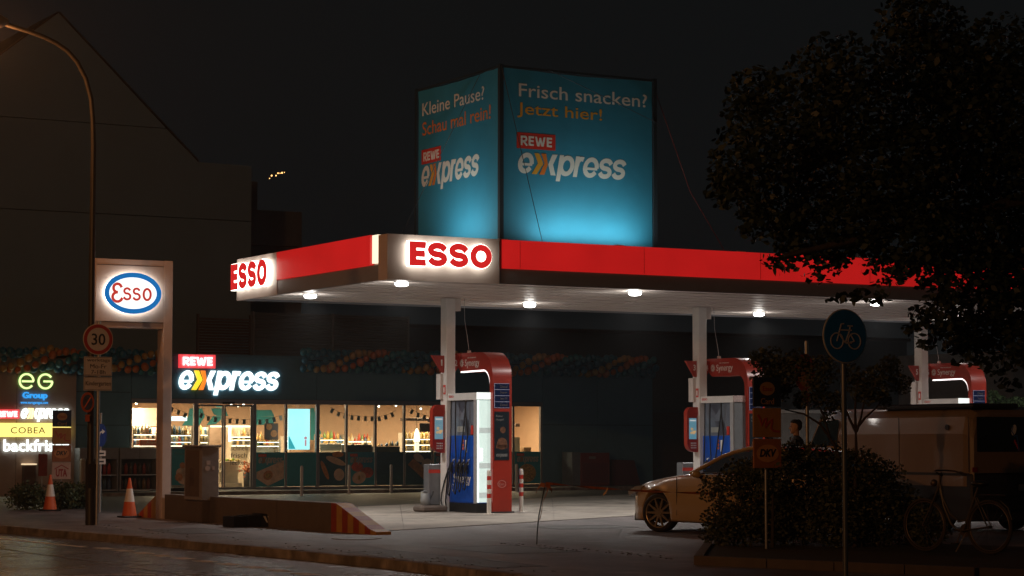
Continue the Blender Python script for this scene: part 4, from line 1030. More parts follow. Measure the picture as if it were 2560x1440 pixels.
mb().box(18.95, 19.2, 23.242, 23.25, .98, 1.06).build('label', M('dull_label', (.3, .3, .32), .5), t_)
t_ = thing('sloped_bin', 'dark red low box with sloping sides right of the red locker', 'box', 20.5, 23.6, .1)
mb().prism([(20.0, .1), (21.0, .1), (20.75, .92), (20.05, .95)], 'az', 23.3, 23.9).build('body', M('box_red', (.10, .02, .018), .5), t_)
whp = M('white_post', (.62, .60, .60), .45)
for (x, y, h, n) in ((754, 1240, 1168, 'thin white post in front of the plain teal window poster'), (873, 1235, 1165, 'thin white post in front of the apple poster'), (978, 1233, 1163, 'thin white post in front of the dark window poster'), (1292, 1230, 1165, 'thin white post behind the lone striped bollard')):
    a, b = onG(x, y)
    t_ = thing('white_post', n, 'post', a, b, 0, 'white posts before the shop')
    mb().lathe((a, b, 0), [(.045, 0), (.045, .82), (.03, .86), (.001, .87)], 12).build('shaft', whp, t_)
    mb().cyl((a, b, 0), .07, .02, 12).build('foot', whp, t_)
t_ = thing('letter_box', 'dark box with lit top on the pale wall under the signs', 'box', .2, GB-.2, .35)
mb().bbox(.06, .40, GB-.25, GB, .32, .88, .01).build('body', M('box_brown', (.10, .06, .05), .6), t_)
mb().box(.04, .42, GB-.27, GB, .885, .92).build('lit_top', E('top_glow', (1, .75, .45), 1.1), t_)
t_ = thing('hanging_banner', 'narrow dark red banner post before the pale wall', 'banner', .5, 20, 0)
a0, z1 = onB(97, 1135, 20); a1, z0 = onB(118, 1190, 20)
mb().box(a0, a1, 20, 20.03, z0, z1).build('banner', M('banner_red', (.25, .04, .03), .5, var=.3), t_)
mb().cyl(((a0+a1)/2-.02, 20.05, 0), .025, z0+.1, 8).build('post', steel, t_)
t_ = thing('beige_post', 'short beige cylinder post against the left end of the teal wall', 'post', 1.6, 22.8, 0)
mb().lathe((1.55, 22.8, 0), [(.09, 0), (.09, 1.0), (.06, 1.06), (.001, 1.07)], 14).build('shaft', M('beige_post', (.30, .24, .19), .6), t_)

# ================================================================== BUILDINGS BEHIND
HB = 34.0
house = thing('gabled_house', 'tall windowless gable wall of a house rising behind the shop', 'house', 4.3, HB, 0)
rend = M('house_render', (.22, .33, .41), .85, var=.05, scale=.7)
def sec(pts, name='wall_section'): mb().prism(pts, 'az', HB, HB+12).build(name, rend, house)
sec([(-9, 0), (11.43, 0), (11.43, 9.37), (-9, 9.37)])
sec([(-9, 9.40), (11.43, 9.40), (11.43, 11.38), (9.39, 11.40), (8.2, 12.49), (-2.3, 12.49), (-2.3, 10.0), (-9, 10.0)])
sec([(-.75, 12.52), (8.17, 12.52), (4.25, 16.22), (-.3, 12.52)])
rf = M('roof_tile_dark', (.05, .035, .03), .8)
def roofp(p, q, w=.16):
    d = Vector((q[0]-p[0], q[1]-p[1])).normalized(); n_ = Vector((-d.y, d.x))*w
    mb().prism([p, q, (q[0]+n_.x, q[1]+n_.y), (p[0]+n_.x, p[1]+n_.y)], 'az', HB-.02, HB+12.1).build('roof', rf, house)
roofp((9.39, 11.42), (4.25, 16.24), -.05)
roofp((-2.3, 10.84), (4.25, 16.24), .05)
nb_ = thing('flat_roof_block', 'dim flat roofed block behind the gabled house', 'building', 14, 40, 0)
dim = M('dim_render', (.17, .18, .20), .85, var=.06)
mb().box(11.5, 16.1, 40, 50, 0, 9.1).build('wall', dim, nb_)
mb().box(11.5, 16.1, 40.02, 50, 9.14, 10.5).build('upper_wall', dim, nb_)
mb().box(15.0, 15.9, 44, 48, 10.5, 12.1).build('chimney_block', dim, nb_)
t_ = thing('string_lights', 'tiny warm string lights on the roof terrace behind', 'string lights', 14.9, 40, 11.9)
for (x, y, r) in ((674, 446, .02), (679, 439, .035), (690, 439, .028), (695, 433, .03), (700, 433, .02), (705, 432, .035), (711, 431, .018)):
    a, z = onB(x, y, 40.2); mb().ball((a, 40.2, z), r, 8, 6).build('bulb', E('string_bulb', (1, .50, .16), 3), t_)
pp = [onB(x, y, 40.2) for x, y in ((668, 449), (679, 438), (695, 432), (716, 430))]
mb().tube([(a, 40.2, z+.03) for a, z in pp], .012, 5).build('cord', black, t_)
lv = thing('louvre_screen', 'grey louvred plant screen on the shop roof', 'louvre screen', 11.8, 28, 4.1)
lvm = M('louvre_grey', (.16, .165, .17), .6, var=.08)
for k in range(17):
    z = 4.22+.092*k; mb().prism([(28.0, z), (28.10, z+.06), (28.10, z+.075), (28.0, z+.015)], 'bz', 9.06, 14.66).build('slat', lvm, lv)
mb().box(9.0, 14.7, 28.12, 28.2, 4.12, 5.78).build('backing', dim, lv)
for a in (9.0, 11.85, 14.66): mb().box(a, a+.06, 27.98, 28.12, 4.12, 5.8).build('frame_post', lvm, lv)
lv = thing('brown_louvre_screen', 'darker brown slatted screen left of the grey louvres', 'louvre screen', 8, 28.6, 4.1)
lbm = M('louvre_brown', (.12, .085, .07), .7, var=.08)
for k in range(15):
    z = 4.22+.092*k; mb().prism([(28.6, z), (28.68, z+.06), (28.68, z+.075), (28.6, z+.015)], 'bz', 7.3, 9.2).build('slat', lbm, lv)
for a in (7.3, 9.14): mb().box(a, a+.06, 28.58, 28.7, 4.12, 5.7).build('frame_post', lbm, lv)
bk = thing('dark_back_building', 'long dark building far behind the shop and pumps', 'building', 25, 42, 0)
mb().box(16.3, 48, 42, 55, 0, 6.2).build('wall', M('far_wall', (.055, .07, .085), .9), bk)
mb().box(16.2, 48.1, 41.8, 55.2, 6.2, 6.35).build('roof', rf, bk)
for k in range(4): mb().box(18+k*4, 19.2+k*4, 41.97, 42.0, 3.6, 5.0).build('window', M('dark_glass', (.01, .012, .015), .1), bk)
t_ = thing('timber_shed', 'dark shed wall right of the teal shop', 'shed', 24, 25, 0)
mb().box(22.1, 34, 25.2, 27, 0, 2.55).build('wall', M('shed_brown', (.06, .045, .04), .85, var=.15), t_)
t_ = thing('rail_wall', 'low wall with a pale coping beyond the second pump', 'wall', 17, 8, 0)
a0, z1 = onB(1945, 1024, 12); a1, _ = onB(2330, 1016, 12); z0 = onB(1945, 1033, 12)[1]
mb().box(a0, a1+3, 12, 12.25, 0, z0).build('wall', M('low_wall', (.16, .15, .14), .8), t_)
mb().box(a0-.03, a1+3, 11.95, 12.3, z0+.002, z1).build('coping', M('coping', (.40, .38, .36), .7), t_)
t_ = thing('beige_building', 'plain beige wall at the right edge behind the third pump', 'building', 22, 18, 0)
a0, z1 = onB(2531, 905, 18); mb().box(a0, a0+8, 18, 24, 0, z1+.4).build('wall', M('beige_wall', (.42, .36, .30), .8), t_)
t_ = thing('white_tank', 'rounded white container behind the camper van roof', 'tank', 15, 6, 0)
a0, z1 = onB(2541, 1010, 8); mb().bbox(a0, a0+2.2, 8, 9.4, .3, z1, .25).build('body', white, t_)
mb().box(a0+.3, a0+2, 8.2, 9.2, 0, .3).build('base', grey, t_)

# ================================================================== STREET FURNITURE, LEFT
gm = M('lamp_post_grey', (.045, .04, .035), .45, metal=.3, var=.1)
hb = 1.5
t_ = thing('street_lamp', 'tall grey street lamp with curved arm at the kerb on the left', 'street lamp', -5.47, hb, 0)
mb().tube([(-5.47, hb, 0), (-5.48, hb, 1.2)], .09, 14).build('base_sleeve', gm, t_)
arm = [(-5.48, hb, 1.15), (-5.5, hb, 4.5), (-5.5, hb, 7.2), (-5.52, hb, 7.7), (-5.56, hb, 8.1), (-5.67, hb, 8.48), (-5.85, hb, 8.79), (-6.04, hb, 8.98), (-6.26, hb, 9.11), (-6.52, hb, 9.21), (-6.78, hb, 9.28), (-7.25, hb, 9.38)]
mb().tube(arm, [.065, .06, .052]+[.045]*(len(arm)-3), 12).build('pole', gm, t_)
hd = mb().lathe((-7.60, hb, 9.42), [(.001, -.36), (.12, -.34), (.17, -.1), (.15, .22), (.06, .40), (.001, .41)], 14, axis='x').build('lamp_head', gm, t_)
mb().ball((-7.66, hb, 9.33), .15, 12, 8, sq=(1.5, .9, .7)).build('lens', E('sodium_lens', (1, .33, .06), 7), hd)
lamp('sodium', 'POINT', S(-7.66, hb, 9.14), 420, (1, .38, .12), size=.12)
mb().box(-5.56, -5.40, hb-.1, hb-.07, .7, 1.15).build('service_door', gm, t_)
# second street lamp of the same street, on the opposite pavement
t2 = wthing('street_lamp', 'street lamp on the opposite pavement', 'street lamp', -15.9, 6.9, 0, ANG)
mb().tube([(0, 0, 0), (0, 0, 7.6), (.3, 0, 8.6), (1.2, 0, 9.2), (1.9, 0, 9.35)], [.09, .06, .05, .045, .045], 12).build('pole', gm, t2)
mb().lathe((2.2, 0, 9.38), [(.001, -.38), (.12, -.3), (.17, -.05), (.15, .25), (.001, .41)], 14, axis='x').build('lamp_head', gm, t2)
l = lamp('sodium_opposite', 'SPOT', (-14, 8, 8.6), 5000, SOD, size=.12, spread=100, blend=1, target=(-8, 45, 1.0))

t_ = thing('sign_post', 'grey post beside the street lamp carrying the speed limit plates', 'sign post', -5.36, 1.6, 0)
mb().cyl((-5.37, 1.42, 0), .036, 3.85, 12).build('post', steel, t_)
SB = 1.36
def disc(m, a, b, z, r, dep=.015, n=40, mi=0): m.cyl((a, b, z), r, dep, n, mi, axis='y'); return m
pinkw = M('sign_white', (.62, .56, .52), .45, var=.04); signr = M('sign_red', (.42, .045, .035), .4, var=.04)
sg = thing('speed_limit_sign', 'round 30 speed limit sign above the plates on the left post', 'road sign', -5.41, SB, 3.2)
disc(mb(), -5.41, SB-.012, 3.5, .295, .014).build('plate', pinkw, sg)
stroke([arc(-5.41, 3.5, .25, .25, 0, 360, 48)[:-1]], .062, lambda u, v, d: (u, SB-.012-d, v), closed=True, depth=.003).build('ring', signr, sg)
text('lettering', '30', (-5.54, -5.27, 3.39, 3.61), '-b', SB-.012, print_k, sg, off=.01)
for (z0, z1, lines, n, nm) in ((2.81, 3.17, (('werktags', 3.06, 3.14), ('Mo-Fr', 2.95, 3.03), ('7-18h', 2.845, 2.92)), 'white plate reading werktags Mo-Fr 7-18h under the 30 sign', 'hours_plate'), (2.53, 2.79, (('Kindergarten', 2.60, 2.71),), 'white plate reading Kindergarten, lowest of the plates', 'warning_plate')):
    sg = thing(nm, n, 'road sign', -5.4, SB, z0)
    mb().bbox(-5.68, -5.13, SB-.012, SB, z0, z1, .003).build('plate', pinkw, sg)
    q = mb(); P = lambda u, v, d: (u, SB-.012-d, v)
    stroke([[(-5.665, z0+.015), (-5.145, z0+.015), (-5.145, z1-.015), (-5.665, z1-.015)]], .008, P, q, closed=True, depth=.002); q.build('border', print_k, sg)
    for w, y0, y1 in lines:
        hw = {'werktags': .225, 'Mo-Fr': .16, '7-18h': .14, 'Kindergarten': .245}[w]
        text('lettering', w, (-5.4-hw, -5.4+hw, y0, y1), '-b', SB-.012, print_k, sg, off=.0)
sg = thing('no_parking_sign', 'oval looking orange rimmed parking sign turned away on the lamp post', 'road sign', -5.55, 1.35, 2.0, rot=0)
a0, z = onB(218, 1006, 1.35); zt = onB(218, 981, 1.35)[1]; r_ = z-zt; r_ = abs(r_)
m = mb().cyl((a0, 1.33, z), 1, .012, 32, axis='y'); m.v = [(a0+(v[0]-a0)*.13, v[1], z+(v[2]-z)*.19) for v in m.v]; m.build('plate', M('sign_orange', (.50, .10, .03), .45), sg)
m = mb().cyl((a0, 1.322, z), 1, .006, 32, axis='y'); m.v = [(a0+(v[0]-a0)*.095, v[1], z+(v[2]-z)*.145) for v in m.v]; m.build('face', M('sign_dullblue', (.06, .07, .12), .45, var=.4, scale=14), sg)
mb().tube([(a0-.06, 1.318, z-.1), (a0+.06, 1.318, z+.1)], .012, 6).build('bar', M('sign_orange', (.50, .10, .03), .45), sg)
mb().box(a0-.04, a0+.04, 1.32, 1.34, z-.36, z-.23).build('tag', M('sign_orange', (.50, .10, .03), .45), sg)
mb().box(a0, -5.50, 1.345, 1.36, z-.02, z+.02).build('bracket', steel, sg)
# blue arrow sign further back
p = onY(253, 1088, 49); ab = st(p.x, p.y)
sg = thing('arrow_sign', 'small round blue sign with white bent arrow before the shop wall', 'road sign', ab[0], ab[1], 0)
a, b, z = ab[0], ab[1], p.z
mb().cyl((a, b+.03, 0), .028, 2.2, 10).build('post', steel, sg)
m = mb().cyl((a, b, z), 1, .012, 32, axis='y'); m.v = [(a+(v[0]-a)*.13, v[1], z+(v[2]-z)*.255) for v in m.v]; m.build('plate', M('sign_blue', (.01, .04, .22), .4), sg)
P = lambda u, v, d: (a+u, b-d, z+v)
q = mb(); stroke([[(-.05, -.17), (-.05, -.02), (-.035, .05), (.0, .075), (.03, .08)]], .03, P, q)
q.prism([(a+.02, z+.14), (a+.02, z+.02), (a+.085, z+.08)], 'az', b-.004, b); q.build('arrow', print_w, sg)
for k in (0, 1): mb().box(a-.11, a+.11, b, b+.012, z-.46-.18*k, z-.34-.18*k).build('plate', pinkw, sg)
for k in (0, 1): mb().box(a-.07, a+.07, b-.003, b, z-.42-.18*k, z-.385-.18*k).build('print', print_k, sg)

# ---- pylon sign
PB = 3.85
t_ = thing('pylon_sign', 'square pink white pylon sign with glowing blue ringed oval on one leg', 'pylon sign', -3.07, 4.0, 0)
py = M('pylon_sheet', (.60, .50, .46), .45, var=.05)
mb().bbox(-3.165, -2.975, PB, 4.2, 0, 5.26, .008).build('leg', py, t_)
mb().box(-4.615, -3.168, PB, 4.22, 3.98, 5.255).build('sign_box', py, t_)
mb().box(-4.60, -3.17, PB+.03, 4.2, 3.865, 3.975).build('lower_rail', py, t_)
mb().box(-4.60, -3.18, PB-.006, PB-.001, 5.128, 5.136).box(-4.60, -3.18, PB-.006, PB-.001, 3.985, 3.992).build('panel_joint', print_k, t_)
oc = (-3.865, 4.565); rx, rz = .60, .415
def oval(rx, rz, n=44): return [(oc[0]+rx*math.cos(2*math.pi*k/n), oc[1]+rz*math.sin(2*math.pi*k/n)) for k in range(n)]
mb().prism(oval(rx*.99, rz*.99), 'az', PB-.09, PB-.03).build('glow_body', E('oval_side', (1, .95, .80), 6), t_)
mb().prism(oval(rx-.02, rz-.02), 'az', PB-.10, PB-.0905).build('oval_face', E('oval_white', (.96, 1, .97), 1.25), t_)
stroke([oval(rx-.045, rz-.045)], .10, lambda u, v, d: (u, PB-.10-d, v), closed=True, depth=.006).build('oval_ring', E('oval_blue', (.008, .16, .48), .9, (.01, .1, .4)), t_)
rl = E('oval_red', (.50, .045, .035), .9, (.5, .03, .03))
P = lambda u, v, d: (oc[0]+u, PB-.10-d, oc[1]+v)
q = mb()
stroke([arc(-.33, .095, .085, .085, 20, 265, 12)], .058, P, q, depth=.005)
stroke([arc(-.33, -.085, .102, .095, 95, 340, 12)], .058, P, q, depth=.006)
for cx in (-.125, .075): stroke([arc(cx, .040, .062, .055, 25, 268, 10)[:-1]+arc(cx, -.070, .068, .060, 88, -155, 12)], .046, P, q, depth=.005)
stroke([arc(.30, -.018, .075, .112, 0, 360, 24)[:-1]], .048, P, q, closed=True, depth=.005)
q.build('lettering', rl, t_)

# ---- low wall with striped end
lw = thing('low_wall', 'low brown concrete wall with a red and yellow striped sloping end', 'wall', -2.9, 0, 0)
wm = M('wall_brown', (.125, .098, .080), .8, var=.15, scale=4, bump=.3)
strr = M('stripe_red', (.34, .05, .025), .6, var=.15); stry = M('stripe_yellow', (.50, .27, .06), .6, var=.15)
def wq(b): # centre line drifts slightly
    return -3.13+(b-4)*(-.047)
def wl(b): return wq(b)
def seg(b0, b1, h0, h1, mat, name='wall_segment'):
    x0, x1 = wl(b0), wl(b1)
    mb().add([(x0, b0, 0), (x1, b1, 0), (x1+.28, b1, 0), (x0+.28, b0, 0), (x0, b0, h0), (x1, b1, h1), (x1+.28, b1, h1), (x0+.28, b0, h0)],
             [(0, 1, 5, 4), (1, 2, 6, 5), (2, 3, 7, 6), (3, 0, 4, 7), (4, 5, 6, 7)]).build(name, mat, lw)
for b0, b1 in ((3.8, 1.2), (1.19, -1.3), (-1.31, -3.45)): seg(b0, b1, .5, .5, wm)
n = 8
for k in range(n):
    b0 = -3.455-k*.205; b1 = b0-.203
    hh = lambda b: .5 if b > -3.65 else max(.05, .5*(1-(-3.65-b)/1.5))
    seg(b0, b1, hh(b0), hh(b1), strr if k % 2 == 0 else stry, 'stripe_segment')
for k in range(5):
    b0 = 4.28+k*.2; hh = lambda b: max(.04, .5*(1-(b-4.2)/1.1))
    seg(b0, b0+.198, hh(b0), hh(b0+.198), stry if k % 2 == 0 else strr, 'stripe_segment')
# ---- utility cabinet
t_ = thing('utility_cabinet', 'tall grey metal utility cabinet in front of the low wall', 'cabinet', -2.95, 2.1, 0)
cm_ = M('cabinet_grey', (.28, .25, .24), .55, var=.12, scale=8)
mb().bbox(-3.18, -2.86, 1.62, 2.50, 0, .42, .01).build('plinth', M('plinth_brown', (.12, .09, .07), .7, var=.2), t_)
mb().bbox(-3.20, -2.84, 1.60, 2.52, .425, 1.46, .012).build('body', cm_, t_)
mb().bbox(-3.24, -2.80, 1.56, 2.56, 1.462, 1.50, .01).build('lid', cm_, t_)
mb().box(-3.207, -3.2, 1.72, 2.44, .50, 1.40).build('door', M('door_brown', (.13, .095, .075), .6, var=.15), t_)
mb().box(-3.213, -3.207, 2.0, 2.2, .70, 1.05).build('flyer', M('old_flyer', (.10, .07, .06), .7, var=.4), t_)
mb().box(-3.10, -3.02, 1.594, 1.6, 1.12, 1.20).box(-2.98, -2.93, 1.594, 1.6, 1.02, 1.09).cyl((-3.08, 1.592, 1.05), .05, .006, 14, axis='y').build('sticker', M('sticker_pale', (.55, .45, .42), .6, var=.2), t_)

# ---- traffic cones
def cone(a, b, n, tilt=0):
    t_ = thing('traffic_cone', n, 'traffic cone', a, b, 0, 'orange and white traffic cones')
    mb().bbox(a-.2, a+.2, b-.2, b+.2, 0, .035, .012).build('base', black, t_)
    R0, R1, H = .155, .025, .76
    rr = lambda h: R0+(R1-R0)*h/H
    og = M('cone_orange', (.62, .11, .03), .5, var=.1); wg = M('cone_white', (.72, .66, .62), .45, var=.08)
    mb().lathe((a, b, .035), [(rr(0), 0), (rr(.29), .29)], 20).build('lower_body', og, t_)
    mb().lathe((a, b, .035), [(rr(.29)+.002, .29), (rr(.56)+.002, .56)], 20).build('white_band', wg, t_)
    mb().lathe((a, b, .035), [(rr(.56), .56), (R1, H), (.018, H+.02), (.001, H+.02)], 20).build('tip', og, t_)
cone(-3.51, 10.03, 'traffic cone before the dark bushes on the left')
cone(-3.42, 5.05, 'traffic cone at the foot of the pylon leg')

# ---- fallen plant crates by the wall
t_ = thing('plant_crates', 'black plastic plant crates lying on the pavement by the low wall', 'crates', -3.4, -.9, 0, rot=rad(8))
t_2 = t_
for k, (a0, a1, b0, b1, z0, z1) in enumerate(((-3.62, -3.35, -1.0, -.6, .005, .2), (-3.34, -3.10, -1.05, -.62, .005, .22))):
    m = mb().box(a0, a1, b0, b0+.02, z0, z1).box(a0, a1, b1-.02, b1, z0, z1).box(a0, a0+.02, b0+.02, b1-.02, z0, z1).box(a1-.02, a1, b0+.02, b1-.02, z0, z1).box(a0+.02, a1-.02, b0+.02, b1-.02, z0, z0+.02)
    m.build('crate', black, t_)
m = mb().add([(-3.07, -1.02, .02), (-2.74, -1.08, .0), (-2.70, -.6, .0), (-3.05, -.6, .02), (-3.02, -.98, .25), (-2.80, -1.0, .22), (-2.78, -.64, .22), (-3.0, -.62, .25)], [(0, 1, 5, 4), (1, 2, 6, 5), (2, 3, 7, 6), (3, 0, 4, 7), (4, 5, 6, 7), (0, 3, 2, 1)])
m.build('crate', black, t_)
for k in range(3): mb().add([(-3.02+.09*k, -1.032, .20), (-2.97+.09*k, -1.034, .20), (-2.93+.09*k, -1.06, .08), (-2.96+.09*k, -1.06, .08)], [(0, 1, 2, 3)]).build('label', print_w, t_)

# ---- foliage
def leaves(name, blobs, n, size, mat, parent=None, seed=1, flat=.6):
    r = random.Random(seed); vs = []; fs = []
    tot = sum(rx*rz for (_, _, _, rx, ry, rz) in blobs)
    for (x, y, z, rx, ry, rz) in blobs:
        k = max(8, int(n*rx*rz/tot))
        for _ in range(k):
            d = Vector((r.gauss(0, 1), r.gauss(0, 1), r.gauss(0, 1))).normalized()*(r.random()**.45)
            c = Vector((x+d.x*rx, y+d.y*ry, z+d.z*rz))
            u = Vector((r.gauss(0, 1), r.gauss(0, 1), r.gauss(0, flat))).normalized(); w = u.cross(Vector((r.gauss(0, 1), r.gauss(0, 1), r.gauss(0, 1)))).normalized()
            s = size*r.uniform(.6, 1.35); i = len(vs)
            vs += [c-u*s*.5, c-u*s*.12+w*s*.34, c+u*s*.25+w*s*.24, c+u*s*.6, c+u*s*.25-w*s*.24, c-u*s*.12-w*s*.34]
            fs.append((i, i+1, i+2, i+3, i+4, i+5))
    me = bpy.data.meshes.new(name)
    off = OFF[parent.name] if parent is not None else Vector()
    me.from_pydata([v-off for v in vs], [], fs); me.materials.append(mat)
    return link(name, me, parent)
def leafmat(name, c, var=.4):
    m = M(name, c, .55, var=var, scale=3.5); return m
lf_dark = leafmat('leaf_dark', (.026, .042, .024)); lf_mid = leafmat('leaf_mid', (.055, .075, .035)); lf_br = leafmat('leaf_olive', (.05, .06, .03))
def blobpx(x, y, r, Y, dy=None, ry=None):
    p = onY(x, y, Y+(dy or 0)); ab = st(p.x, p.y); rr = r/FPX*Y
    return (ab[0], ab[1], p.z, rr, ry or rr*1.1, rr)
# left bushes
for k, (x, y, rx, rz, n, B) in enumerate(((68, 1243, .55, .34, 'rounded dark bush beside the cone on the left', 11.1), (150, 1250, .42, .3, 'dark bush between the cone and the lamp post', 11.2), (200, 1246, .34, .32, 'small dark bush just left of the lamp post', 11.4))):
    a, z = onB(x, y, B)
    t_ = thing('bush', n, 'bush', a, B, 0, 'dark bushes before the pale wall')
    mb().tube([(a, B, 0), (a+.03, B, .25)], .03, 6).tube([(a, B, 0), (a-.12, B, .35)], .02, 6).build('stem', soil, t_)
    bl_ = [(a+R.uniform(-.5, .5)*rx, B+R.uniform(-.3, .3), .26+R.uniform(-.05, .14), rx*.62, .4, .27) for _ in range(9)]
    leaves('foliage', bl_, 2600, .06, lf_mid, t_, 10+k)
a, b = onG(570, 1303)
t_ = thing('wall_plant', 'small green plant growing at the foot of the utility cabinet', 'plant', a, b, 0)
mb().tube([(a, b, 0), (a+.02, b, .3)], .012, 6).build('stem', soil, t_)
leaves('foliage', [(a, b+.1, .15, .2, .15, .15), (a+.08, b+.1, .30, .12, .12, .15), (a-.1, b, .1, .15, .15, .1)], 380, .075, leafmat('leaf_green', (.09, .14, .08)), t_, 21)

# ================================================================== HEDGE BED AND TREES, RIGHT
c0 = onG(1758, 1392, .1); c1 = onG(2520, 1424, .1); ex = onG(1790, 1345, .1)
du = Vector((c1[0]-c0[0], c1[1]-c0[1])).normalized(); dv = Vector((ex[0]-c0[0], ex[1]-c0[1])).normalized()
L1, L2 = 9.0, 6.5
q = [(c0[0], c0[1]), (c0[0]+du.x*L1, c0[1]+du.y*L1), (c0[0]+du.x*L1+dv.x*L2, c0[1]+du.y*L1+dv.y*L2), (c0[0]+dv.x*L2, c0[1]+dv.y*L2)]
struct(mb().prism(q, 'ab', 0, .085), 'planting_bed', soil, 'kerbed planting bed with hedge at the corner')
bed = struct(mb().prism([(q[0][0]+.01, q[0][1]), (q[0][0]+.02, q[0][1]), (q[0][0]+.02, q[0][1]+.01)], 'ab', 0, .01), 'bed_kerb', kerb_m, 'low kerb round the planting bed')
k = 0.0
dkk = M('kerb_dark', (.10, .075, .06), .8, var=.2)
while k < L1:
    p0 = Vector(q[0])+du*k; p1 = Vector(q[0])+du*(k+.97); nn = -dv*.0
    w = dv*.14
    mb().prism([tuple(p0-w), tuple(p1-w), tuple(p1), tuple(p0)], 'ab', 0, .115).build('kerb_stone', dkk, bed); k += .985
k = -.14
while k < 3.5:
    p0 = Vector(q[0])+dv*k; p1 = Vector(q[0])+dv*(k+.97); w = du*.14
    mb().prism([tuple(p0-w), tuple(p0), tuple(p1), tuple(p1-w)], 'ab', 0, .114).build('kerb_stone', dkk, bed); k += .985
hg = thing('hedge', 'dark rounded hedge in the kerbed bed on the right', 'hedge', 0, -13, .08)
HP = [(1800, 1225, 42), (1812, 1300, 50), (1860, 1195, 55), (1850, 1350, 60), (1930, 1180, 55), (1920, 1270, 90), (1960, 1340, 80), (2010, 1165, 50), (2010, 1270, 90), (2080, 1150, 48), (2090, 1240, 80), (2090, 1340, 80), (2150, 1160, 45), (2170, 1230, 70), (2190, 1320, 80), (2230, 1240, 55), (2270, 1300, 70), (2310, 1360, 55), (1800, 1370, 38), (2000, 1130, 30), (1965, 1130, 26), (2210, 1180, 32), (2150, 1372, 40)]
bl_ = [blobpx(x, y, r, 31.5, dy=R.uniform(-.2, .6), ry=.5) for x, y, r in HP]
bl_ = [(a, b, max(z, rz+.05 if z < rz+.05 else z), rx, ry, rz) for a, b, z, rx, ry, rz in bl_]
leaves('foliage', bl_, 26000, .055, lf_br, hg, 31)
m = mb()
for k in range(9):
    a, b, z, *_ = bl_[k*2]; m.tube([(a, b, .08), (a+R.uniform(-.1, .1), b, max(.3, z))], [.03, .012], 6)
m.build('stem', soil, hg)
bark = M('bark', (.035, .025, .018), .85, var=.3, bump=.6, bscale=30)
def tr(pts, Y, r, m):
    pp = []
    for (x, y) in pts:
        p = onY(x, y, Y); ab = st(p.x, p.y); pp.append((ab[0], ab[1], p.z))
    m.tube(pp, [r*(1-.65*i/(len(pp)-1)) for i in range(len(pp))], 8)
t_ = thing('young_tree', 'slender young tree with forked branches before the camper van', 'tree', *st(*onY(2138, 1340, 31.4).xy), .08)
m = mb(); tr([(2137, 1375), (2138, 1240), (2141, 1140), (2139, 1075)], 31.4, .045, m)
tr([(2140, 1080), (2125, 1050), (2112, 1020), (2090, 980)], 31.4, .024, m); tr([(2139, 1080), (2138, 1030), (2140, 980), (2150, 930)], 31.4, .022, m)
tr([(2141, 1080), (2152, 1045), (2158, 1015), (2170, 970)], 31.4, .022, m); tr([(2143, 1070), (2162, 1045), (2190, 1020), (2215, 990)], 31.4, .02, m)
tr([(2100, 1150), (2085, 1110), (2050, 1060), (2010, 1035), (1962, 1024)], 31.4, .026, m); tr([(2075, 1095), (2060, 1040), (2040, 1000), (2020, 950)], 31.4, .018, m)
m.build('trunk', bark, t_)
YP = [(1930, 905, 42), (1895, 895, 26), (1960, 940, 45), (1990, 905, 36), (1945, 975, 34), (2050, 930, 46), (2040, 985, 36), (2085, 1005, 30), (1905, 945, 30), (2190, 955, 46), (2160, 985, 32), (2225, 920, 34), (2250, 960, 30), (2130, 945, 36), (2210, 1000, 22), (2000, 1000, 22), (2068, 1040, 20)]
leaves('crown', [blobpx(x, y, r, 31.4, dy=R.uniform(-.2, .3)) for x, y, r in YP], 5200, .05, lf_br, t_, 41)
# large overhanging tree
t_ = thing('large_tree', 'big dark tree overhanging the canopy from the upper right', 'tree', *st(*onY(2760, 1340, 26.5).xy), .08)
m = mb(); tr([(2760, 1440), (2755, 1100), (2745, 800), (2720, 500), (2690, 250)], 26.5, .24, m)
tr([(2745, 800), (2640, 680), (2520, 640), (2380, 660), (2300, 720)], 26.5, .09, m); tr([(2735, 640), (2560, 500), (2340, 540), (2140, 600), (1960, 640)], 26.3, .09, m)
tr([(2720, 500), (2500, 340), (2250, 330), (2000, 420), (1850, 480)], 26.5, .09, m); tr([(2700, 300), (2500, 160), (2300, 100)], 26.5, .07, m); tr([(2600, 670), (2540, 740), (2440, 800), (2330, 790)], 26.4, .05, m)
m.build('trunk', bark, t_)
TP = [(1990, 600, 62), (1935, 650, 24), (1960, 672, 16), (2050, 640, 42), (2030, 690, 14), (2062, 700, 11), (2090, 660, 30), (2100, 600, 60), (2180, 600, 55), (2165, 660, 10), (2178, 675, 9), (2215, 650, 42), (2205, 705, 13), (2240, 690, 22), (2262, 660, 42), (2150, 738, 22), (2110, 742, 14), (2200, 745, 20), (2090, 748, 8), (2330, 660, 70), (2360, 730, 45), (2300, 780, 30), (2290, 815, 22), (2335, 800, 26), (2320, 850, 22), (2310, 868, 10), (2380, 800, 60), (2400, 860, 38), (2395, 905, 12), (2425, 895, 10), (2440, 840, 60), (2460, 905, 22), (2480, 720, 90), (2520, 830, 70), (2545, 890, 36), (2500, 925, 18), (2560, 740, 110), (2430, 620, 110), (2560, 600, 120), (2300, 560, 110), (2140, 520, 100), (2000, 520, 100), (1900, 540, 70), (1820, 470, 60), (1880, 400, 110), (2050, 380, 130), (2250, 420, 140), (2450, 450, 150), (2350, 250, 170), (2100, 230, 150), (1900, 260, 100), (2500, 200, 170), (2600, 400, 150), (2300, 80, 120), (2520, 960, 18), (2640, 850, 100), (2680, 650, 140)]
leaves('crown', [blobpx(x, y, r, 26.4, dy=R.uniform(-.5, .6), ry=max(.25, r/FPX*26*1.1)) for x, y, r in TP], 30000, .085, lf_dark, t_, 51)
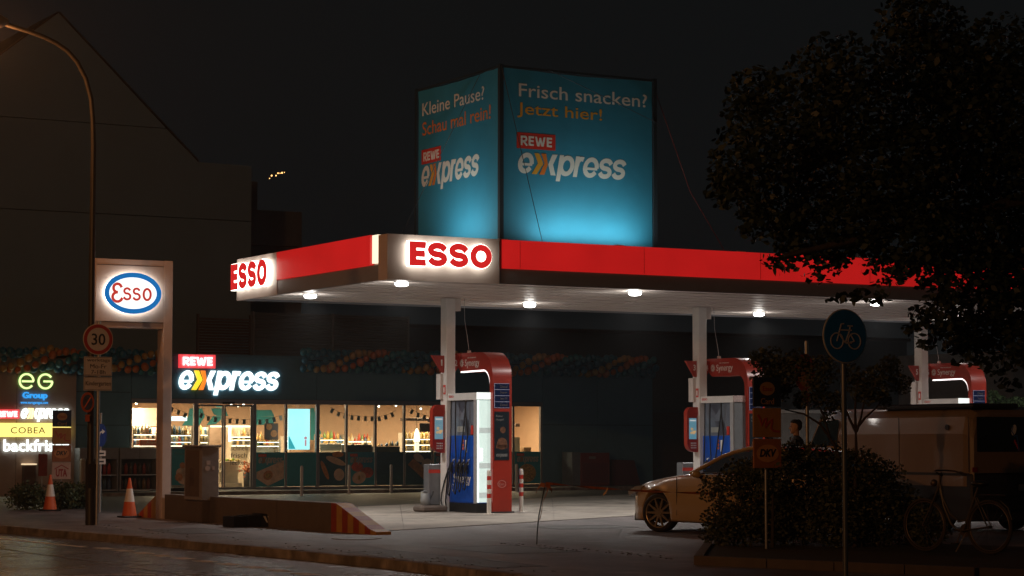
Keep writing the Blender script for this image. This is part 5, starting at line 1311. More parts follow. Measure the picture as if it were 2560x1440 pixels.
# far shrubs behind pumps
t_ = thing('far_shrub', 'low green shrub visible past the third totem above the van roof', 'shrub', *st(*onY(2500, 1005, 62).xy), 0)
leaves('foliage', [blobpx(2500, 1010, 20, 62), blobpx(2525, 1012, 16, 62), blobpx(2485, 990, 12, 62), blobpx(2545, 1010, 18, 62)], 900, .14, leafmat('leaf_far', (.09, .15, .05)), t_, 61)
mb().tube([(*st(*onY(2505, 1005, 62).xy), 0), (*st(*onY(2505, 1005, 62).xy), 2.4)], .05, 6).build('stem', bark, t_)

# ---- right side signs
p = onY(2112, 840, 24.2); ab = st(p.x, p.y)
sg = thing('cycle_sign', 'round dark blue cycle path sign on a pole in front of the pumps', 'road sign', ab[0], ab[1], 0)
a, b, z = ab[0], ab[1], p.z
mb().cyl((a+.005, b+.035, 0), .030, z+.1, 14).build('pole', M('pole_steel', (.30, .31, .30), .3, metal=.8, var=.1), sg)
disc(mb(), a, b-.004, z, .300, .012).build('plate', M('sign_white_dull', (.70, .66, .60), .5), sg)
disc(mb(), a, b-.008, z, .287, .004).build('face', M('cycle_blue', (.02, .22, .55), .4), sg)
P = lambda u, v, d: (a+u, b-.008-d, z+v)
q = mb(); cw = M('cycle_white', (.78, .72, .66), .5)
for cx in (-.115, .125): stroke([arc(cx-.0, -.055, .086, .086, 0, 360, 28)[:-1]], .013, P, q, closed=True)
stroke([[(-.115, -.055), (-.06, .11), (-.055, .13), (-.02, .135)], [(-.075, .065), (.085, .065)], [(-.09, .03), (.0, -.075), (.085, -.075)], [(.0, -.075), (.06, .06), (.07, .11)], [(.07, .02), (.125, -.055)], [(.04, .112), (.10, .112)], [(.125, -.055), (.02, -.08)]], .014, P, q)
q.build('symbol', cw, sg)
# card sign stacks
def stack(a, b, z0, w, labels, name, base, dim=1):
    o = thing('card_sign_stack', name, 'sign', a, b, base)
    mb().cyl((a, b+.04, base), .022, z0-base+.2, 8).build('post', steel, o)
    z = z0
    for kind in labels:
        h = w*.86; x0, x1 = a-w/2, a+w/2
        mt = {'esso': M('card_navy', (.015, .02, .05), .4), 'm': M('card_orange', (.40, .20, .05), .45), 'dkv': M('card_redorange', (.36, .13, .05), .45), 'uta': M('card_white', (.55, .40, .36), .45)}[kind]
        pl = mb().bbox(x0, x1, b-.01, b+.02, z, z+h, .004).build('panel', mt, o)
        d = b-.011; cx, cz = a, z+h/2
        P = lambda u, v, dd: (cx+u*w, d-dd, cz+v*w)
        if kind == 'esso':
            m = mb(); n = 24; m.prism([(cx+.27*w*math.cos(t), cz+.1*w+.2*w*math.sin(t)) for t in (2*math.pi*k/n for k in range(n))], 'az', d-.003, d); m.build('oval', M('card_amber', (.36, .20, .08), .5), pl)
            text('lettering', 'Esso', (cx-.18*w, cx+.18*w, cz+.03*w, cz+.17*w), '-b', d-.003, M('card_redprint', (.25, .04, .02), .5), pl, off=.01)
            text('lettering', 'Card', (cx-.24*w, cx+.24*w, cz-.36*w, cz-.18*w), '-b', d, M('card_amber', (.36, .20, .08), .5), pl)
        elif kind == 'm':
            q = mb(); stroke([[(-.34, .22), (-.26, .10), (-.22, -.08), (-.12, .10), (-.04, .14), (-.06, -.02), (-.08, -.14), (.06, .02), (.18, .10), (.16, -.02), (.12, -.16), (.22, -.24), (.42, -.26)]], .06, P, q); q.build('script', M('card_script', (.40, .05, .03), .5), pl)
        elif kind == 'dkv':
            m = mb(); n = 24; m.prism([(cx+.40*w*math.cos(t), cz+.26*w*math.sin(t)) for t in (2*math.pi*k/n for k in range(n))], 'az', d-.003, d); m.build('oval', M('card_pale', (.58, .28, .12), .5), pl)
            text('lettering', 'DKV', (cx-.30*w, cx+.30*w, cz-.10*w, cz+.13*w), '-b', d-.003, print_k, pl, off=.03, shear=.25)
        else:
            q = mb(); stroke([[(-.36, .10), (0, .30), (.36, .10)]], .05, P, q); q.build('gable', M('uta_red', (.35, .03, .03), .5), pl)
            text('lettering', 'UTA', (cx-.30*w, cx+.30*w, cz-.30*w, cz+.10*w), '-b', d, M('uta_red', (.35, .03, .03), .5), pl, off=.04)
        z += h+.02
p = onY(1908, 1170, 31); ab = st(p.x, p.y)
stack(ab[0], ab[1]-.1, p.z, .475, ('dkv', 'm', 'esso'), 'stacked fuel card signs standing in the hedge beside the saloon', .08)
p = onB(153, 1198, 14)
stack(p[0], 14, p[1], .475, ('uta', 'dkv', 'm', 'esso'), 'stack of four fuel card signs between the cone and the lamp post', 0)
# round prohibition sign behind branches, plate below
p = onY(2013, 932, 34.5); ab = st(p.x, p.y)
sg = thing('turned_round_sign', 'red rimmed round sign half hidden behind the young tree branches', 'road sign', ab[0], ab[1], 0)
a, b, z = ab[0], ab[1], p.z
mb().cyl((a+.05, b+.03, 0), .03, z+.5, 10).build('post', steel, sg)
m = disc(mb(), a, b, z, .30); m.v = [(a+(v[0]-a)*.63, v[1], v[2]) for v in m.v]; m.build('rim', M('dull_red', (.22, .035, .02), .5), sg)
m = disc(mb(), a, b-.003, z, .22, .003); m.v = [(a+(v[0]-a)*.63, v[1], v[2]) for v in m.v]; m.build('face', M('dull_amber', (.26, .14, .05), .5), sg)
mb().cyl((a+.02, b, z-.38), .09, .012, 20, axis='y').build('small_plate', M('dull_red', (.22, .035, .02), .5), sg)

# ---- barrier tape on a bent rod
base = onG(1342, 1361); pA = onY(1347, 1290, 34.05); pB = onY(1362, 1215, 34.05)
t_ = thing('marker_rod', 'thin bent rod standing on the driveway with fluttering orange tape ends', 'rod', base[0], base[1], 0)
sA, sB = (*st(pA.x, pA.y), pA.z), (*st(pB.x, pB.y), pB.z)
mb().tube([(base[0], base[1], 0), (base[0]+.01, base[1], .2), sA, sB], .010, 7).build('rod', black, t_)
tp = M('tape_orange', (.33, .10, .035), .5, var=.5, scale=9)
def ribbon(pts, w, mat, name, parent, tw=0.0):
    m = mb(); vs = []
    for i, p in enumerate(pts):
        t = i*tw; vs += [(p[0]+w*.5*math.sin(t)*.6, p[1]+w*.3*math.sin(t), p[2]+w*.5*math.cos(t)), (p[0]-w*.5*math.sin(t)*.6, p[1]-w*.3*math.sin(t), p[2]-w*.5*math.cos(t))]
    m.add(vs, [(2*i, 2*i+1, 2*i+3, 2*i+2) for i in range(len(pts)-1)], 0, True)
    m.add([(x, y+.002, z) for x, y, z in vs], [(2*i, 2*i+2, 2*i+3, 2*i+1) for i in range(len(pts)-1)], 0, True)
    return m.build(name, mat, parent)
def wp(x, y, Y):
    p = onY(x, y, Y); ab = st(p.x, p.y); return (*ab, p.z)
ribbon([wp(1362, 1213, 34), wp(1352, 1212, 34), wp(1344, 1222, 34), wp(1340, 1233, 34)], .07, tp, 'tape_end', t_, .5)
ribbon([wp(1364, 1213, 34), wp(1374, 1216, 34), wp(1380, 1228, 34), wp(1379, 1234, 34)], .06, tp, 'tape_end', t_, .4)
ribbon([wp(1372, 1215, 34), wp(1366, 1235, 34), wp(1357, 1255, 34), wp(1354, 1280, 34), wp(1349, 1300, 34)], .05, tp, 'tape_end', t_, .5)
t_ = thing('barrier_tape', 'orange and white barrier tape stretched from the rod to the saloon', 'barrier tape', sB[0], sB[1], .8)
pts = []
for k in range(31):
    u = k/30; x = 1364+(1790-1364)*u; y = 1208+26*u+8*math.sin(math.pi*u)*.6; pts.append(wp(x, y, 34.05+.9*u))
ribbon(pts, .038, tp, 'tape', t_, .35)
ribbon([wp(1519, 1221, 34.3), wp(1515, 1230, 34.3), wp(1508, 1237, 34.3)], .05, M('tape_pale', (.6, .4, .22), .5), 'tape_knot', t_, .4)

# ================================================================== VEHICLES
paint = M('car_paint_cream', (.44, .31, .14), .30, var=.02, coat=.8)
vpaint = M('van_paint', (.22, .15, .09), .38, var=.03, coat=.4)
cglass = glass('car_glass', (.35, .45, .45), 1.0)
chrome = M('chrome', (.6, .6, .6), .12, metal=1, var=0)
def interp(tab, x):
    if x <= tab[0][0]: return tab[0][1]
    for (x0, y0), (x1, y1) in zip(tab, tab[1:]):
        if x <= x1:
            t = (x-x0)/(x1-x0); t = t*t*(3-2*t) if False else t
            return y0+(y1-y0)*t
    return tab[-1][1]
def wheel(t_, a, b, r, side, steer=0, spokes=10, rimr=.265, wd=.22):
    o = bpy.data.objects.new('wheel', None); COL.objects.link(o); o.parent = t_; OFF[o.name] = Vector()
    o.location = Vector((a, b, r))-OFF[t_.name]; o.rotation_euler = (0, 0, steer)
    s = side
    mb().lathe((0, 0, 0), [(rimr, -wd/2*1), (r*.93, -wd/2), (r, -wd/2+.03), (r, wd/2-.03), (r*.93, wd/2), (rimr, wd/2)], 32, axis='x').build('tyre', rubber, o)
    m = mb().lathe((0, 0, 0), [(rimr+.004, s*.09), (rimr-.012, s*.10), (rimr-.02, s*.06), (rimr-.03, -s*.05)], 32, axis='x')
    for k in range(spokes):
        t = 2*math.pi*k/spokes; c, sn = math.cos(t), math.sin(t)
        w0, w1 = .022, .014
        def pt(rr, w, x): return (x, rr*c-w*sn, rr*sn+w*c)
        m.add([pt(.04, w0, s*.075), pt(.04, -w0, s*.075), pt(rimr-.01, -w1, s*.09), pt(rimr-.01, w1, s*.09), pt(.04, w0, s*.05), pt(.04, -w0, s*.05), pt(rimr-.01, -w1, s*.06), pt(rimr-.01, w1, s*.06)], [(0, 1, 2, 3), (4, 5, 6, 7), (0, 3, 7, 4), (1, 5, 6, 2)])
    m.cyl((s*.05, 0, 0), .055, s*.035, 14, axis='x'); m.build('rim', M('rim_gold', (.42, .34, .24), .3, metal=.7), o)
    mb().cyl((-s*.02, 0, 0), rimr*.72, .02, 20, axis='x').build('brake_disc', M('disc_dark', (.08, .08, .08), .4, metal=.6), o)
    return o
# --- saloon: local x = across (0 at the near side), y = along +B to the nose
CA, CF, CW = 2.08, -5.46, 1.86         # near side plane, nose position along b, width
car = thing('saloon_car', 'cream saloon waiting before the pumps, rear hidden by the hedge', 'car', CA, CF-.93, 0, rot=rad(4.7))
LEN = 4.85; WF, WR = .93, 3.83; WRad = .335
half = [(0, .52), (.05, .66), (.15, .78), (.35, .87), (.7, .915), (1.2, .93), (4.0, .93), (4.5, .90), (4.75, .80), (4.85, .70)]
ztop = [(0, .66), (.06, .73), (.2, .80), (.5, .88), (1.0, .955), (1.6, 1.02), (2.1, 1.04), (3.5, 1.03), (4.2, 1.06), (4.7, 1.04), (4.85, .95)]
zbot = [(0, .22), (.1, .19), (.5, .2), (1.4, .2), (3.3, .2), (4.5, .24), (4.85, .34)]
m = mb(); xs = [i*.05 for i in range(98)]; rings = []
for x in xs:
    h = interp(half, x); zt = interp(ztop, x); zb = interp(zbot, x)
    za = zb
    for xw in (WF, WR):
        d = abs(x-xw)
        if d < .40: za = max(za, .33+math.sqrt(max(0, .40**2-d*d)))
    prof = [(h-.20, za), (h-.012, za), (h, za+.04 if za < .5 else za+.015), (h+.004, .45 if za < .42 else za+.03), (h, max(.60, za+.06)), (h-.02, max(.72, za+.09) if zt > .85 else zt-.10), (h-.045, zt-.10 if zt-.10 > max(.72, za+.09)+.01 else max(.72, za+.09)+.02), (h-.10, zt-.03), (h-.26, zt+.005), (h*.35, zt+.03), (0, zt+.035)]
    ring = [(CA+CW/2-px_, CF-x, pz) for px_, pz in prof]+[(CA+CW/2+px_, CF-x, pz) for px_, pz in prof[-2::-1]]
    rings.append(ring)
n = len(rings[0]); vs = [v for r in rings for v in r]
fs = [(k*n+i, k*n+i+1, (k+1)*n+i+1, (k+1)*n+i) for k in range(len(xs)-1) for i in range(n-1)]
m.add(vs, fs, 0, True); m.add(rings[0], [tuple(range(n))], 0); m.add(rings[-1], [tuple(range(n))[::-1]], 0)
m.build('body', paint, car)
mb().box(CA+.16, CA+CW-.16, CF-4.7, CF-.12, .18, .30).box(CA+.22, CA+CW-.22, CF-4.7, CF-.2, .3, .7).build('underbody', black, car)
# greenhouse
roofp_ = [(1.75, 1.03), (2.1, 1.17), (2.45, 1.32), (2.75, 1.40), (3.1, 1.46), (3.5, 1.475), (3.9, 1.455), (4.2, 1.38), (4.5, 1.22), (4.75, 1.08)]
def gh(x, z):   # half width of cabin at height
    return .80-.20*max(0, (z-1.0)/.47)
m = mb(); vs = []
for x, z in roofp_:
    hw = gh(x, z); vs += [(CA+CW/2-hw, CF-x, z), (CA+CW/2-hw*.7, CF-x, z+.025), (CA+CW/2+hw*.7, CF-x, z+.025), (CA+CW/2+hw, CF-x, z)]
fs = [(4*k+i, 4*k+i+1, 4*k+5+i, 4*k+4+i) for k in range(3, 7) for i in range(3)]
m.add(vs, fs, 0, True); m.build('roof', paint, car)
mb().add(vs, [(4*k+i, 4*k+i+1, 4*k+5+i, 4*k+4+i) for k in range(0, 3) for i in range(3)], 0, True).build('windscreen', cglass, car)
mb().add(vs, [(4*k+i, 4*k+i+1, 4*k+5+i, 4*k+4+i) for k in range(7, 9) for i in range(3)], 0, True).build('rear_window', cglass, car)
for sgn, nm in ((-1, 'near'), (1, 'far')):
    C = CA+CW/2
    def sp(x, z, o=0): return (C+sgn*(gh(x, z)+.012+o), CF-x, z)
    # side rails (roof edge) and pillars
    rail = [sp(x, z) for x, z in roofp_]
    mb().tube(rail, .035, 8).build('roof_rail', paint, car)
    mb().add([sp(2.05, 1.04), sp(2.32, 1.22), sp(2.65, 1.345), sp(3.0, 1.40), sp(3.22, 1.42), sp(3.26, 1.04)], [tuple(range(6))]).build('front_side_window', cglass, car)
    mb().add([sp(3.34, 1.04), sp(3.31, 1.42), sp(3.8, 1.40), sp(4.1, 1.30), sp(4.3, 1.16), sp(4.32, 1.05)], [tuple(range(6))]).build('rear_side_window', M('dark_privacy_glass', (.01, .012, .014), .08, var=0), car)
    mb().add([sp(3.24, 1.03, .004), sp(3.36, 1.03, .004), sp(3.33, 1.44, .004), sp(3.21, 1.43, .004)], [(0, 1, 2, 3)]).build('door_pillar', black, car)
    mb().tube([sp(1.8, 1.03), sp(2.6, 1.045), sp(3.5, 1.045), sp(4.5, 1.06)], .016, 6).build('window_trim', chrome if False else black, car)
    mb().tube([sp(1.75, 1.02, -.02), sp(2.05, 1.03)], .02, 6).build('trim', paint, car)
    hx = C+sgn*.93
    for x0, x1 in ((1.52, 3.28), (3.28, 4.35)):
        for x in (x0,):
            mb().box(hx-.004 if sgn > 0 else hx-.003, hx+.003 if sgn > 0 else hx+.004, CF-x-.006, CF-x+.006, .30, .96).build('door_gap', black, car)
    mb().tube([(hx+sgn*.01, CF-2.95, .82), (hx+sgn*.035, CF-3.0, .825), (hx+sgn*.035, CF-3.12, .83), (hx+sgn*.01, CF-3.17, .83)], .011, 6).build('door_handle', paint, car)
    mb().ball((hx+sgn*.05, CF-2.12, 1.02), .09, 12, 8, sq=(1, .8, .75)).build('mirror', paint, car)
    mb().box(min(hx, hx-sgn*.12), max(hx, hx-sgn*.12), CF-2.15, CF-2.08, .95, 1.0).build('mirror_arm', black, car)
    mb().prism([(CF-.10, .62), (CF-.42, .72), (CF-.50, .80), (CF-.30, .785), (CF-.08, .70)], 'bz', C+sgn*.70, C+sgn*.885).build('headlight', M('headlight', (.55, .55, .52), .08, metal=.5, var=0), car)
    wheel(car, C+sgn*(.93-.125), CF-WF, WRad, sgn, steer=rad(20))
    wheel(car, C+sgn*(.93-.125), CF-WR, WRad, sgn)
mb().box(CA+.5, CA+CW-.5, CF-.03, CF+.02, .36, .60).build('grille', black, car)
mb().box(CA+.66, CA+CW-.66, CF-.0, CF+.03, .40, .51).build('number_plate', print_w, car)
mb().box(CA+.3, CA+CW-.3, CF-2.9, CF-2.3, .4, .95).box(CA+.3, CA+.75, CF-3.15, CF-2.95, .4, 1.22).build('seat', black, car)

# --- camper van: side plane a=10.5, rear b=-4.97
VA, VR = 6.45, -9.6; VW = 1.9; VL = 5.0
van = thing('camper_van', 'pale boxy camper van with dark lower body and black roof box, seen from behind', 'van', VA+VW/2, VR+2.5, 0)
C = VA+VW/2
side = [(VR, .45), (VR, 1.9), (VR+.08, 2.06), (VR+.25, 2.14), (VR+4.0, 2.12), (VR+4.25, 2.05), (VR+4.62, 1.50), (VR+5.0, 1.36), (VR+5.0, .45)]
def vring(y, zt, hw, zb):
    return [(C-hw, y, zb), (C-hw-.005, y, .8 if zt > .9 else zt), (C-hw, y, zb+(zt-zb)*.6), (C-hw+.06, y, zt-.16), (C-hw+.16, y, zt-.03), (C-hw+.4, y, zt+.02), (C+hw-.4, y, zt+.02), (C+hw-.16, y, zt-.03), (C+hw-.06, y, zt-.16), (C+hw, y, zb+(zt-zb)*.6), (C+hw+.005, y, .8), (C+hw, y, zb)]
st_ = [(0, 2.02, .88), (.05, 2.10, .92), (.2, 2.16, .95), (3.9, 2.15, .95), (4.15, 2.08, .95), (4.25, 2.02, .95)]
rings = [vring(VR+y, z, w, 1.03) for y, z, w in st_]
n = len(rings[0]); m = mb(); vs = [v for r in rings for v in r]
m.add(vs, [(k*n+i, k*n+i+1, (k+1)*n+i+1, (k+1)*n+i) for k in range(len(rings)-1) for i in range(n-1)], 0, False)
m.add(rings[0], [tuple(range(n))]); m.add(rings[-1], [tuple(range(n))[::-1]])
m.build('upper_body', vpaint, van)
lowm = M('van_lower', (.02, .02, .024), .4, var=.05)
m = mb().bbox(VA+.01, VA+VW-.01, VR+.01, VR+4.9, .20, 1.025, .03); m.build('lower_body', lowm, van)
mb().prism([(VR+4.25, 1.03), (VR+4.25, 2.0), (VR+4.60, 1.46), (VR+4.95, 1.36), (VR+5.0, 1.1), (VR+5.0, 1.03)], 'bz', VA+.03, VA+VW-.03).build('bonnet', vpaint, van)
mb().box(VA-.012, VA-.004, VR+.05, VR+4.0, .985, 1.03).build('side_strip', black, van)
mb().bbox(VA+.02, VA+1.1, VR-.02, VR+2.6, 2.15, 2.235, .03).build('roof_box', black, van)
mb().box(VA+.2, VA+.9, VR+.2, VR+2.3, 2.10, 2.15).build('roof_bars', black, van)
mb().tube([(VA-.03, VR+3.2, 2.12), (VA-.03, VR+4.0, 2.13)], .015, 6).build('roof_gutter', chrome, van)
mb().box(VA-.006, VA-.0, VR+.05, VR+.062, 1.05, 2.0).build('panel_gap', black, van)
mb().box(VA-.008, VA-.001, VR+1.9, VR+1.912, 1.05, 2.0).build('panel_gap', black, van)
vb, vz = onA(2368, 1068, VA)
mb().cyl((VA-.012, vb, vz), .05, .012, 20, axis='x').build('vent_cap', black, van)
sg_glass = glass('van_glass', (.35, .5, .5), 1)
mb().prism([(VR+3.72, 1.34), (VR+3.64, 1.98), (VR+4.18, 1.94), (VR+4.58, 1.38)], 'bz', VA-.012, VA-.004).build('front_side_window', M('van_side_glass', (.02, .038, .048), .06, var=.6, scale=3), van)
rw = mb().bbox(VA+.13, VA+VW-.13, VR-.02, VR+.0, 1.40, 2.0, .008).build('rear_window', M('dark_privacy_glass', (.01, .012, .014), .08, var=0), van)
mb().box(VA+.02, VA+.13, VR-.015, VR, 1.05, 1.13).build('tail_light', M('tail_red', (.25, .01, .01), .2), van)
mb().box(VA+VW-.13, VA+VW-.02, VR-.015, VR, 1.05, 1.45).build('tail_light', M('tail_red', (.25, .01, .01), .2), van)
mb().bbox(VA, VA+VW, VR-.12, VR+.01, .40, .62, .03).build('bumper', black, van)
mb().box(VA+1.05, VA+1.55, VR-.03, VR-.02, .72, .83).build('number_plate', M('plate_dim', (.35, .34, .33), .5), van)
mb().tube([(VA+1.22, VR-.03, 1.22), (VA+1.24, VR-.05, 1.26), (VA+1.30, VR-.03, 1.26)], .015, 6).build('door_handle', chrome, van)
# reflection of the Esso sign, painted as flat shapes on the rear glass
a0, z = onB(2535, 1075, VR-.025)
m = mb(); nn = 24
m.prism([(a0+.055*math.cos(t)+.02*math.sin(t), z+.095*math.sin(t)) for t in (2*math.pi*k/nn for k in range(nn))], 'az', VR-.024, VR-.021); m.build('oval_reflection', print_w, rw)
stroke([[(a0-.02, z+.06), (a0-.05, z-.02), (a0+.02, z-.11), (a0+.06, z-.09), (a0+.09, z-.2), (a0+.10, z-.35)]], .022, lambda u, v, d: (u, VR-.021-d, v)).build('blue_reflection', M('reflection_blue', (.02, .10, .35), .4), rw)
q = mb()
for k in range(5): q.box(a0+.0+.022*k, a0+.03+.022*k, VR-.024, VR-.021, z-.22-.035*k, z-.17-.035*k)
q.build('red_reflection', print_r, rw)
for s_ in (-1, 1):
    for y in (VR+.95, VR+4.05): wheel(van, C+s_*(.95-.12), y, .34, s_, spokes=6, rimr=.2)

# ================================================================== BICYCLE
bp = onG(2475, 1386, .09); bw_ = O_+A_*bp[0]+B_*bp[1]
bike = wthing('bicycle', 'old step through bicycle with curved frame leaning by the hedge', 'bicycle', bw_.x, bw_.y, .09, rad(132))
# local x = forward
fr = M('bike_frame', (.085, .07, .055), .4, metal=.3); ch = M('bike_chrome', (.14, .11, .09), .4, metal=.6)
def bwheel(x):
    o = bpy.data.objects.new('wheel', None); COL.objects.link(o); o.parent = bike; o.location = (x, 0, .36); OFF[o.name] = Vector()
    m = mb(); N_ = 40; m.tube([(.345*math.cos(2*math.pi*k/N_), 0, .345*math.sin(2*math.pi*k/N_)) for k in range(N_+1)], .018, 7); m.build('tyre', M('tyre_tan', (.04, .032, .026), .8), o)
    m = mb(); m.tube([(.315*math.cos(2*math.pi*k/N_), 0, .315*math.sin(2*math.pi*k/N_)) for k in range(N_+1)], .011, 6); m.build('rim', ch, o)
    m = mb()
    for k in range(18):
        t = 2*math.pi*k/18; m.tube([(.02*math.cos(t+1), .02*(-1)**k, .02*math.sin(t+1)), (.31*math.cos(t), 0, .31*math.sin(t))], .0018, 4)
    m.cyl((0, -.04, 0), .022, .08, 10, axis='y'); m.build('spokes', ch, o)
bwheel(0); bwheel(1.06)
m = mb(); m.tube([(.42, 0, .30), (.20, 0, .82)], .018, 8); m.build('seat_tube', fr, bike)
mb().tube([(.42, 0, .30), (.52, 0, .31), (.62, 0, .38), (.74, 0, .62), (.80, 0, .86)], .019, 8).build('down_tube', fr, bike)
mb().tube([(.36, 0, .44), (.50, 0, .42), (.64, 0, .52), (.76, 0, .74), (.80, 0, .92)], .015, 8).build('upper_tube', fr, bike)
for y in (-.05, .05):
    mb().tube([(0, y, .36), (.42, y*.4, .30)], .010, 6).build('chain_stay', fr, bike)
    mb().tube([(0, y, .36), (.22, y*.4, .76)], .009, 6).build('seat_stay', fr, bike)
    mb().tube([(1.06, y, .36), (.96, y*.8, .55), (.84, y*.3, .82)], .011, 6).build('fork_blade', fr, bike)
mb().tube([(.85, 0, .80), (.80, 0, .95), (.78, 0, 1.08)], .017, 8).build('stem', ch, bike)
mb().tube([(.62, -.27, 1.05), (.72, -.22, 1.09), (.80, -.1, 1.10), (.80, .1, 1.10), (.72, .22, 1.09), (.62, .27, 1.05)], .011, 8).build('handlebar', ch, bike)
for y in (-.27, .27): mb().tube([(.56, y, 1.04), (.66, y*.95, 1.07)], .018, 8).build('grip', black, bike)
mb().tube([(.20, 0, .82), (.17, 0, .90)], .013, 8).build('seat_post', ch, bike)
mb().ball((.14, 0, .93), .13, 12, 8, sq=(1.05, .75, .35)).build('saddle', black, bike)
mb().tube([(-.18, 0, .70), (.0, 0, .765), (.15, 0, .74)], .008, 6).tube([(-.36, 0, .46), (-.30, 0, .62), (-.18, 0, .71)], .02, 6).build('mudguard', black, bike)
mb().box(-.30, .15, -.06, .06, .775, .79).build('luggage_rack', black, bike)
mb().cyl((.42, -.05, .30), .09, .01, 18, axis='y').build('chainring', ch, bike)
for s_ in (-1, 1):
    mb().tube([(.42, s_*.06, .30), (.42+s_*.05, s_*.08, .30-s_*.16)], .009, 6).build('crank', ch, bike)
    mb().box(.38+s_*.05, .46+s_*.05, min(s_*.08, s_*.17), max(s_*.08, s_*.17), .29-s_*.17, .31-s_*.17).build('pedal', black, bike)
mb().tube([(.36, .03, .28), (.46, .12, .02)], .008, 6).build('kickstand', ch, bike)
mb().ball((.90, 0, .93), .05, 10, 8).build('headlamp', ch, bike)

# ================================================================== PERSON by the second lane
def skin_obj(name, verts, edges, mat, parent, root=0, sub=2):
    me = bpy.data.meshes.new(name); me.from_pydata([v[:3] for v in verts], edges, [])
    o = bpy.data.objects.new(name, me); COL.objects.link(o); o.parent = parent; OFF[o.name] = Vector()
    mod = o.modifiers.new('skin', 'SKIN'); mod.use_smooth_shade = True
    for i, v in enumerate(verts):
        sv = me.skin_vertices[0].data[i]; r = v[3]; sv.radius = (r, r) if not isinstance(r, tuple) else r
        sv.use_root = (i == root)
    s_ = o.modifiers.new('sub', 'SUBSURF'); s_.levels = sub; s_.render_levels = sub
    me.materials.append(mat)
    return o
pp = onY(1990, 1060, 40)
per = wthing('person', 'person with short hair in dark jacket standing turned left beyond the hedge', 'person', pp.x, 40, .0, rad(180))
# local x = facing direction
K = 1.04
sk = M('skin', (.42, .24, .16), .55, var=.05); jk = M('jacket_dark', (.015, .018, .022), .75, var=.15); tro = M('trousers_dark', (.02, .02, .028), .8, var=.1)
def kk(L): return [(x*K, y*K, z*K, r if isinstance(r, tuple) else r*K) for x, y, z, r in L]
V = kk([(0, 0, 1.00, .155), (0, 0, 1.14, .145), (0, 0, 1.32, .16), (-.01, 0, 1.50, .14), (0, 0, 1.59, .066), (.0, 0, 1.66, .056), (.01, 0, 1.73, .062), (.01, 0, 1.79, .066), (.0, 0, 1.83, .05),
        (0, .19, 1.53, .07), (-.02, .26, 1.22, .055), (.10, .27, 1.02, .043), (.18, .26, .98, .035), (0, -.19, 1.53, .07), (-.02, -.26, 1.22, .055), (.12, -.27, 1.05, .043), (.20, -.26, 1.02, .035),
        (0, .10, .93, .10), (.01, .11, .52, .07), (-.02, .11, .10, .05), (.10, .12, .05, .045), (0, -.10, .93, .10), (.03, -.11, .52, .07), (.0, -.11, .10, .05), (.12, -.12, .05, .045)])
ED = [(0, 1), (1, 2), (2, 3), (3, 4), (4, 5), (5, 6), (6, 7), (7, 8), (3, 9), (9, 10), (10, 11), (11, 12), (3, 13), (13, 14), (14, 15), (15, 16), (0, 17), (17, 18), (18, 19), (19, 20), (0, 21), (21, 22), (22, 23), (23, 24)]
skin_obj('body', V, ED, sk, per)
Vj = kk([(0, 0, .95, .175), (0, 0, 1.14, .165), (0, 0, 1.32, .18), (-.01, 0, 1.51, .15), (-.01, 0, 1.625, .082), (0, .19, 1.53, .085), (-.02, .26, 1.22, .072), (.08, .27, 1.04, .056), (0, -.19, 1.53, .085), (-.02, -.26, 1.22, .072), (.10, -.27, 1.07, .056)])
skin_obj('jacket', Vj, [(0, 1), (1, 2), (2, 3), (3, 4), (3, 5), (5, 6), (6, 7), (3, 8), (8, 9), (9, 10)], jk, per)
Vt = kk([(0, 0, .98, .165), (0, .10, .90, .115), (.01, .11, .52, .088), (-.02, .11, .12, .07), (0, -.10, .90, .115), (.03, -.11, .52, .088), (0, -.11, .12, .07)])
skin_obj('trousers', Vt, [(0, 1), (1, 2), (2, 3), (0, 4), (4, 5), (5, 6)], tro, per)
def loft(rows, n=20, mid=0):
    m = mb(); vs = []
    for z, xf, xb, w in rows:
        c = (xf+xb)/2; rx = (xf-xb)/2
        vs += [(K*(c+rx*math.cos(t)), K*w*math.sin(t), K*z) for t in (2*math.pi*q/n for q in range(n))]
    m.add(vs, [(a*n+q, a*n+(q+1) % n, (a+1)*n+(q+1) % n, (a+1)*n+q) for a in range(len(rows)-1) for q in range(n)], 0, True)
    m.add(vs[:n], [tuple(range(n))[::-1]]); m.add(vs[-n:], [tuple(range(n))]); return m
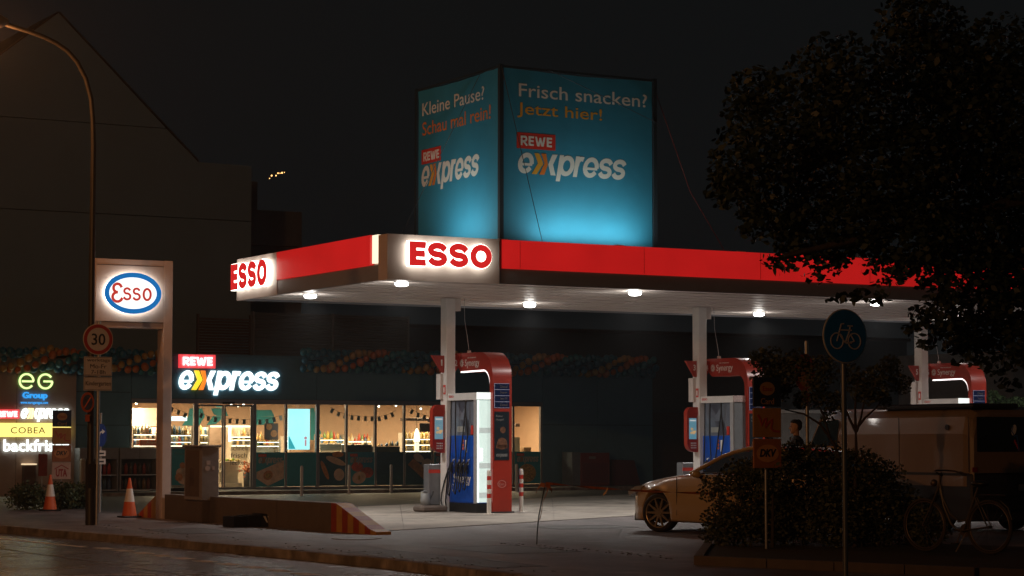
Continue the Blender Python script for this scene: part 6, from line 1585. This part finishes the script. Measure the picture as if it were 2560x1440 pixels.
m = loft([(1.648, .085, .02, .022), (1.660, .098, .0, .042), (1.680, .101, -.03, .054), (1.695, .096, -.05, .060), (1.715, .101, -.068, .066), (1.74, .100, -.082, .071), (1.765, .098, -.092, .075), (1.785, .092, -.098, .076), (1.80, .100, -.10, .077), (1.83, .096, -.10, .075), (1.86, .075, -.085, .064), (1.88, .035, -.05, .04)])
m.add([(K*.095, 0, K*1.795), (K*.128, 0, K*1.738), (K*.118, K*.016, K*1.727), (K*.118, -K*.016, K*1.727), (K*.09, K*.018, K*1.74), (K*.09, -K*.018, K*1.74), (K*.10, 0, K*1.722)], [(0, 1, 2, 4), (0, 5, 3, 1), (1, 3, 6, 2), (2, 6, 4), (3, 5, 6)])
for s_ in (-1, 1): m.ball((-.005*K, s_*.078*K, 1.757*K), .028*K, 8, 6, sq=(.7, .35, 1.15))
m.build('head', sk, per)
loft([(1.70, -.03, -.062, .05), (1.73, -.015, -.092, .074), (1.77, .0, -.106, .080), (1.81, .03, -.110, .083), (1.832, .085, -.109, .082), (1.85, .098, -.105, .078), (1.875, .085, -.088, .066), (1.895, .045, -.055, .042)]).build('hair', M('hair_brown', (.012, .008, .006), .75, bump=.8, bscale=120), per)
m = mb()
for s_ in (-1, 1): m.ball((.094*K, s_*.032*K, 1.778*K), .009*K, 8, 6)
m.box(K*.097, K*.103, -K*.022, K*.022, K*1.697, K*1.701); m.build('eyes_and_mouth', black, per)
for s_ in (-1, 1):
    hp = V[12] if s_ > 0 else V[16]
    m = mb().ball((hp[0]+.04, hp[1], hp[2]-.01), .036, 10, 8, sq=(1.3, .5, 1))
    for f in range(4): m.tube([(hp[0]+.07, hp[1], hp[2]+.02-.018*f), (hp[0]+.115, hp[1], hp[2]+.018-.018*f), (hp[0]+.135-.006*f, hp[1]-s_*.012, hp[2]+.0-.018*f)], .009, 6)
    m.tube([(hp[0]+.03, hp[1], hp[2]+.02), (hp[0]+.06, hp[1]-s_*.02, hp[2]+.05), (hp[0]+.085, hp[1]-s_*.025, hp[2]+.055)], .010, 6); m.build('hand', sk, per)
    fp = V[20] if s_ > 0 else V[24]
    mb().bbox(fp[0]-.13, fp[0]+.14, fp[1]-.05, fp[1]+.05, 0, .09, .02).build('shoe', black, per)
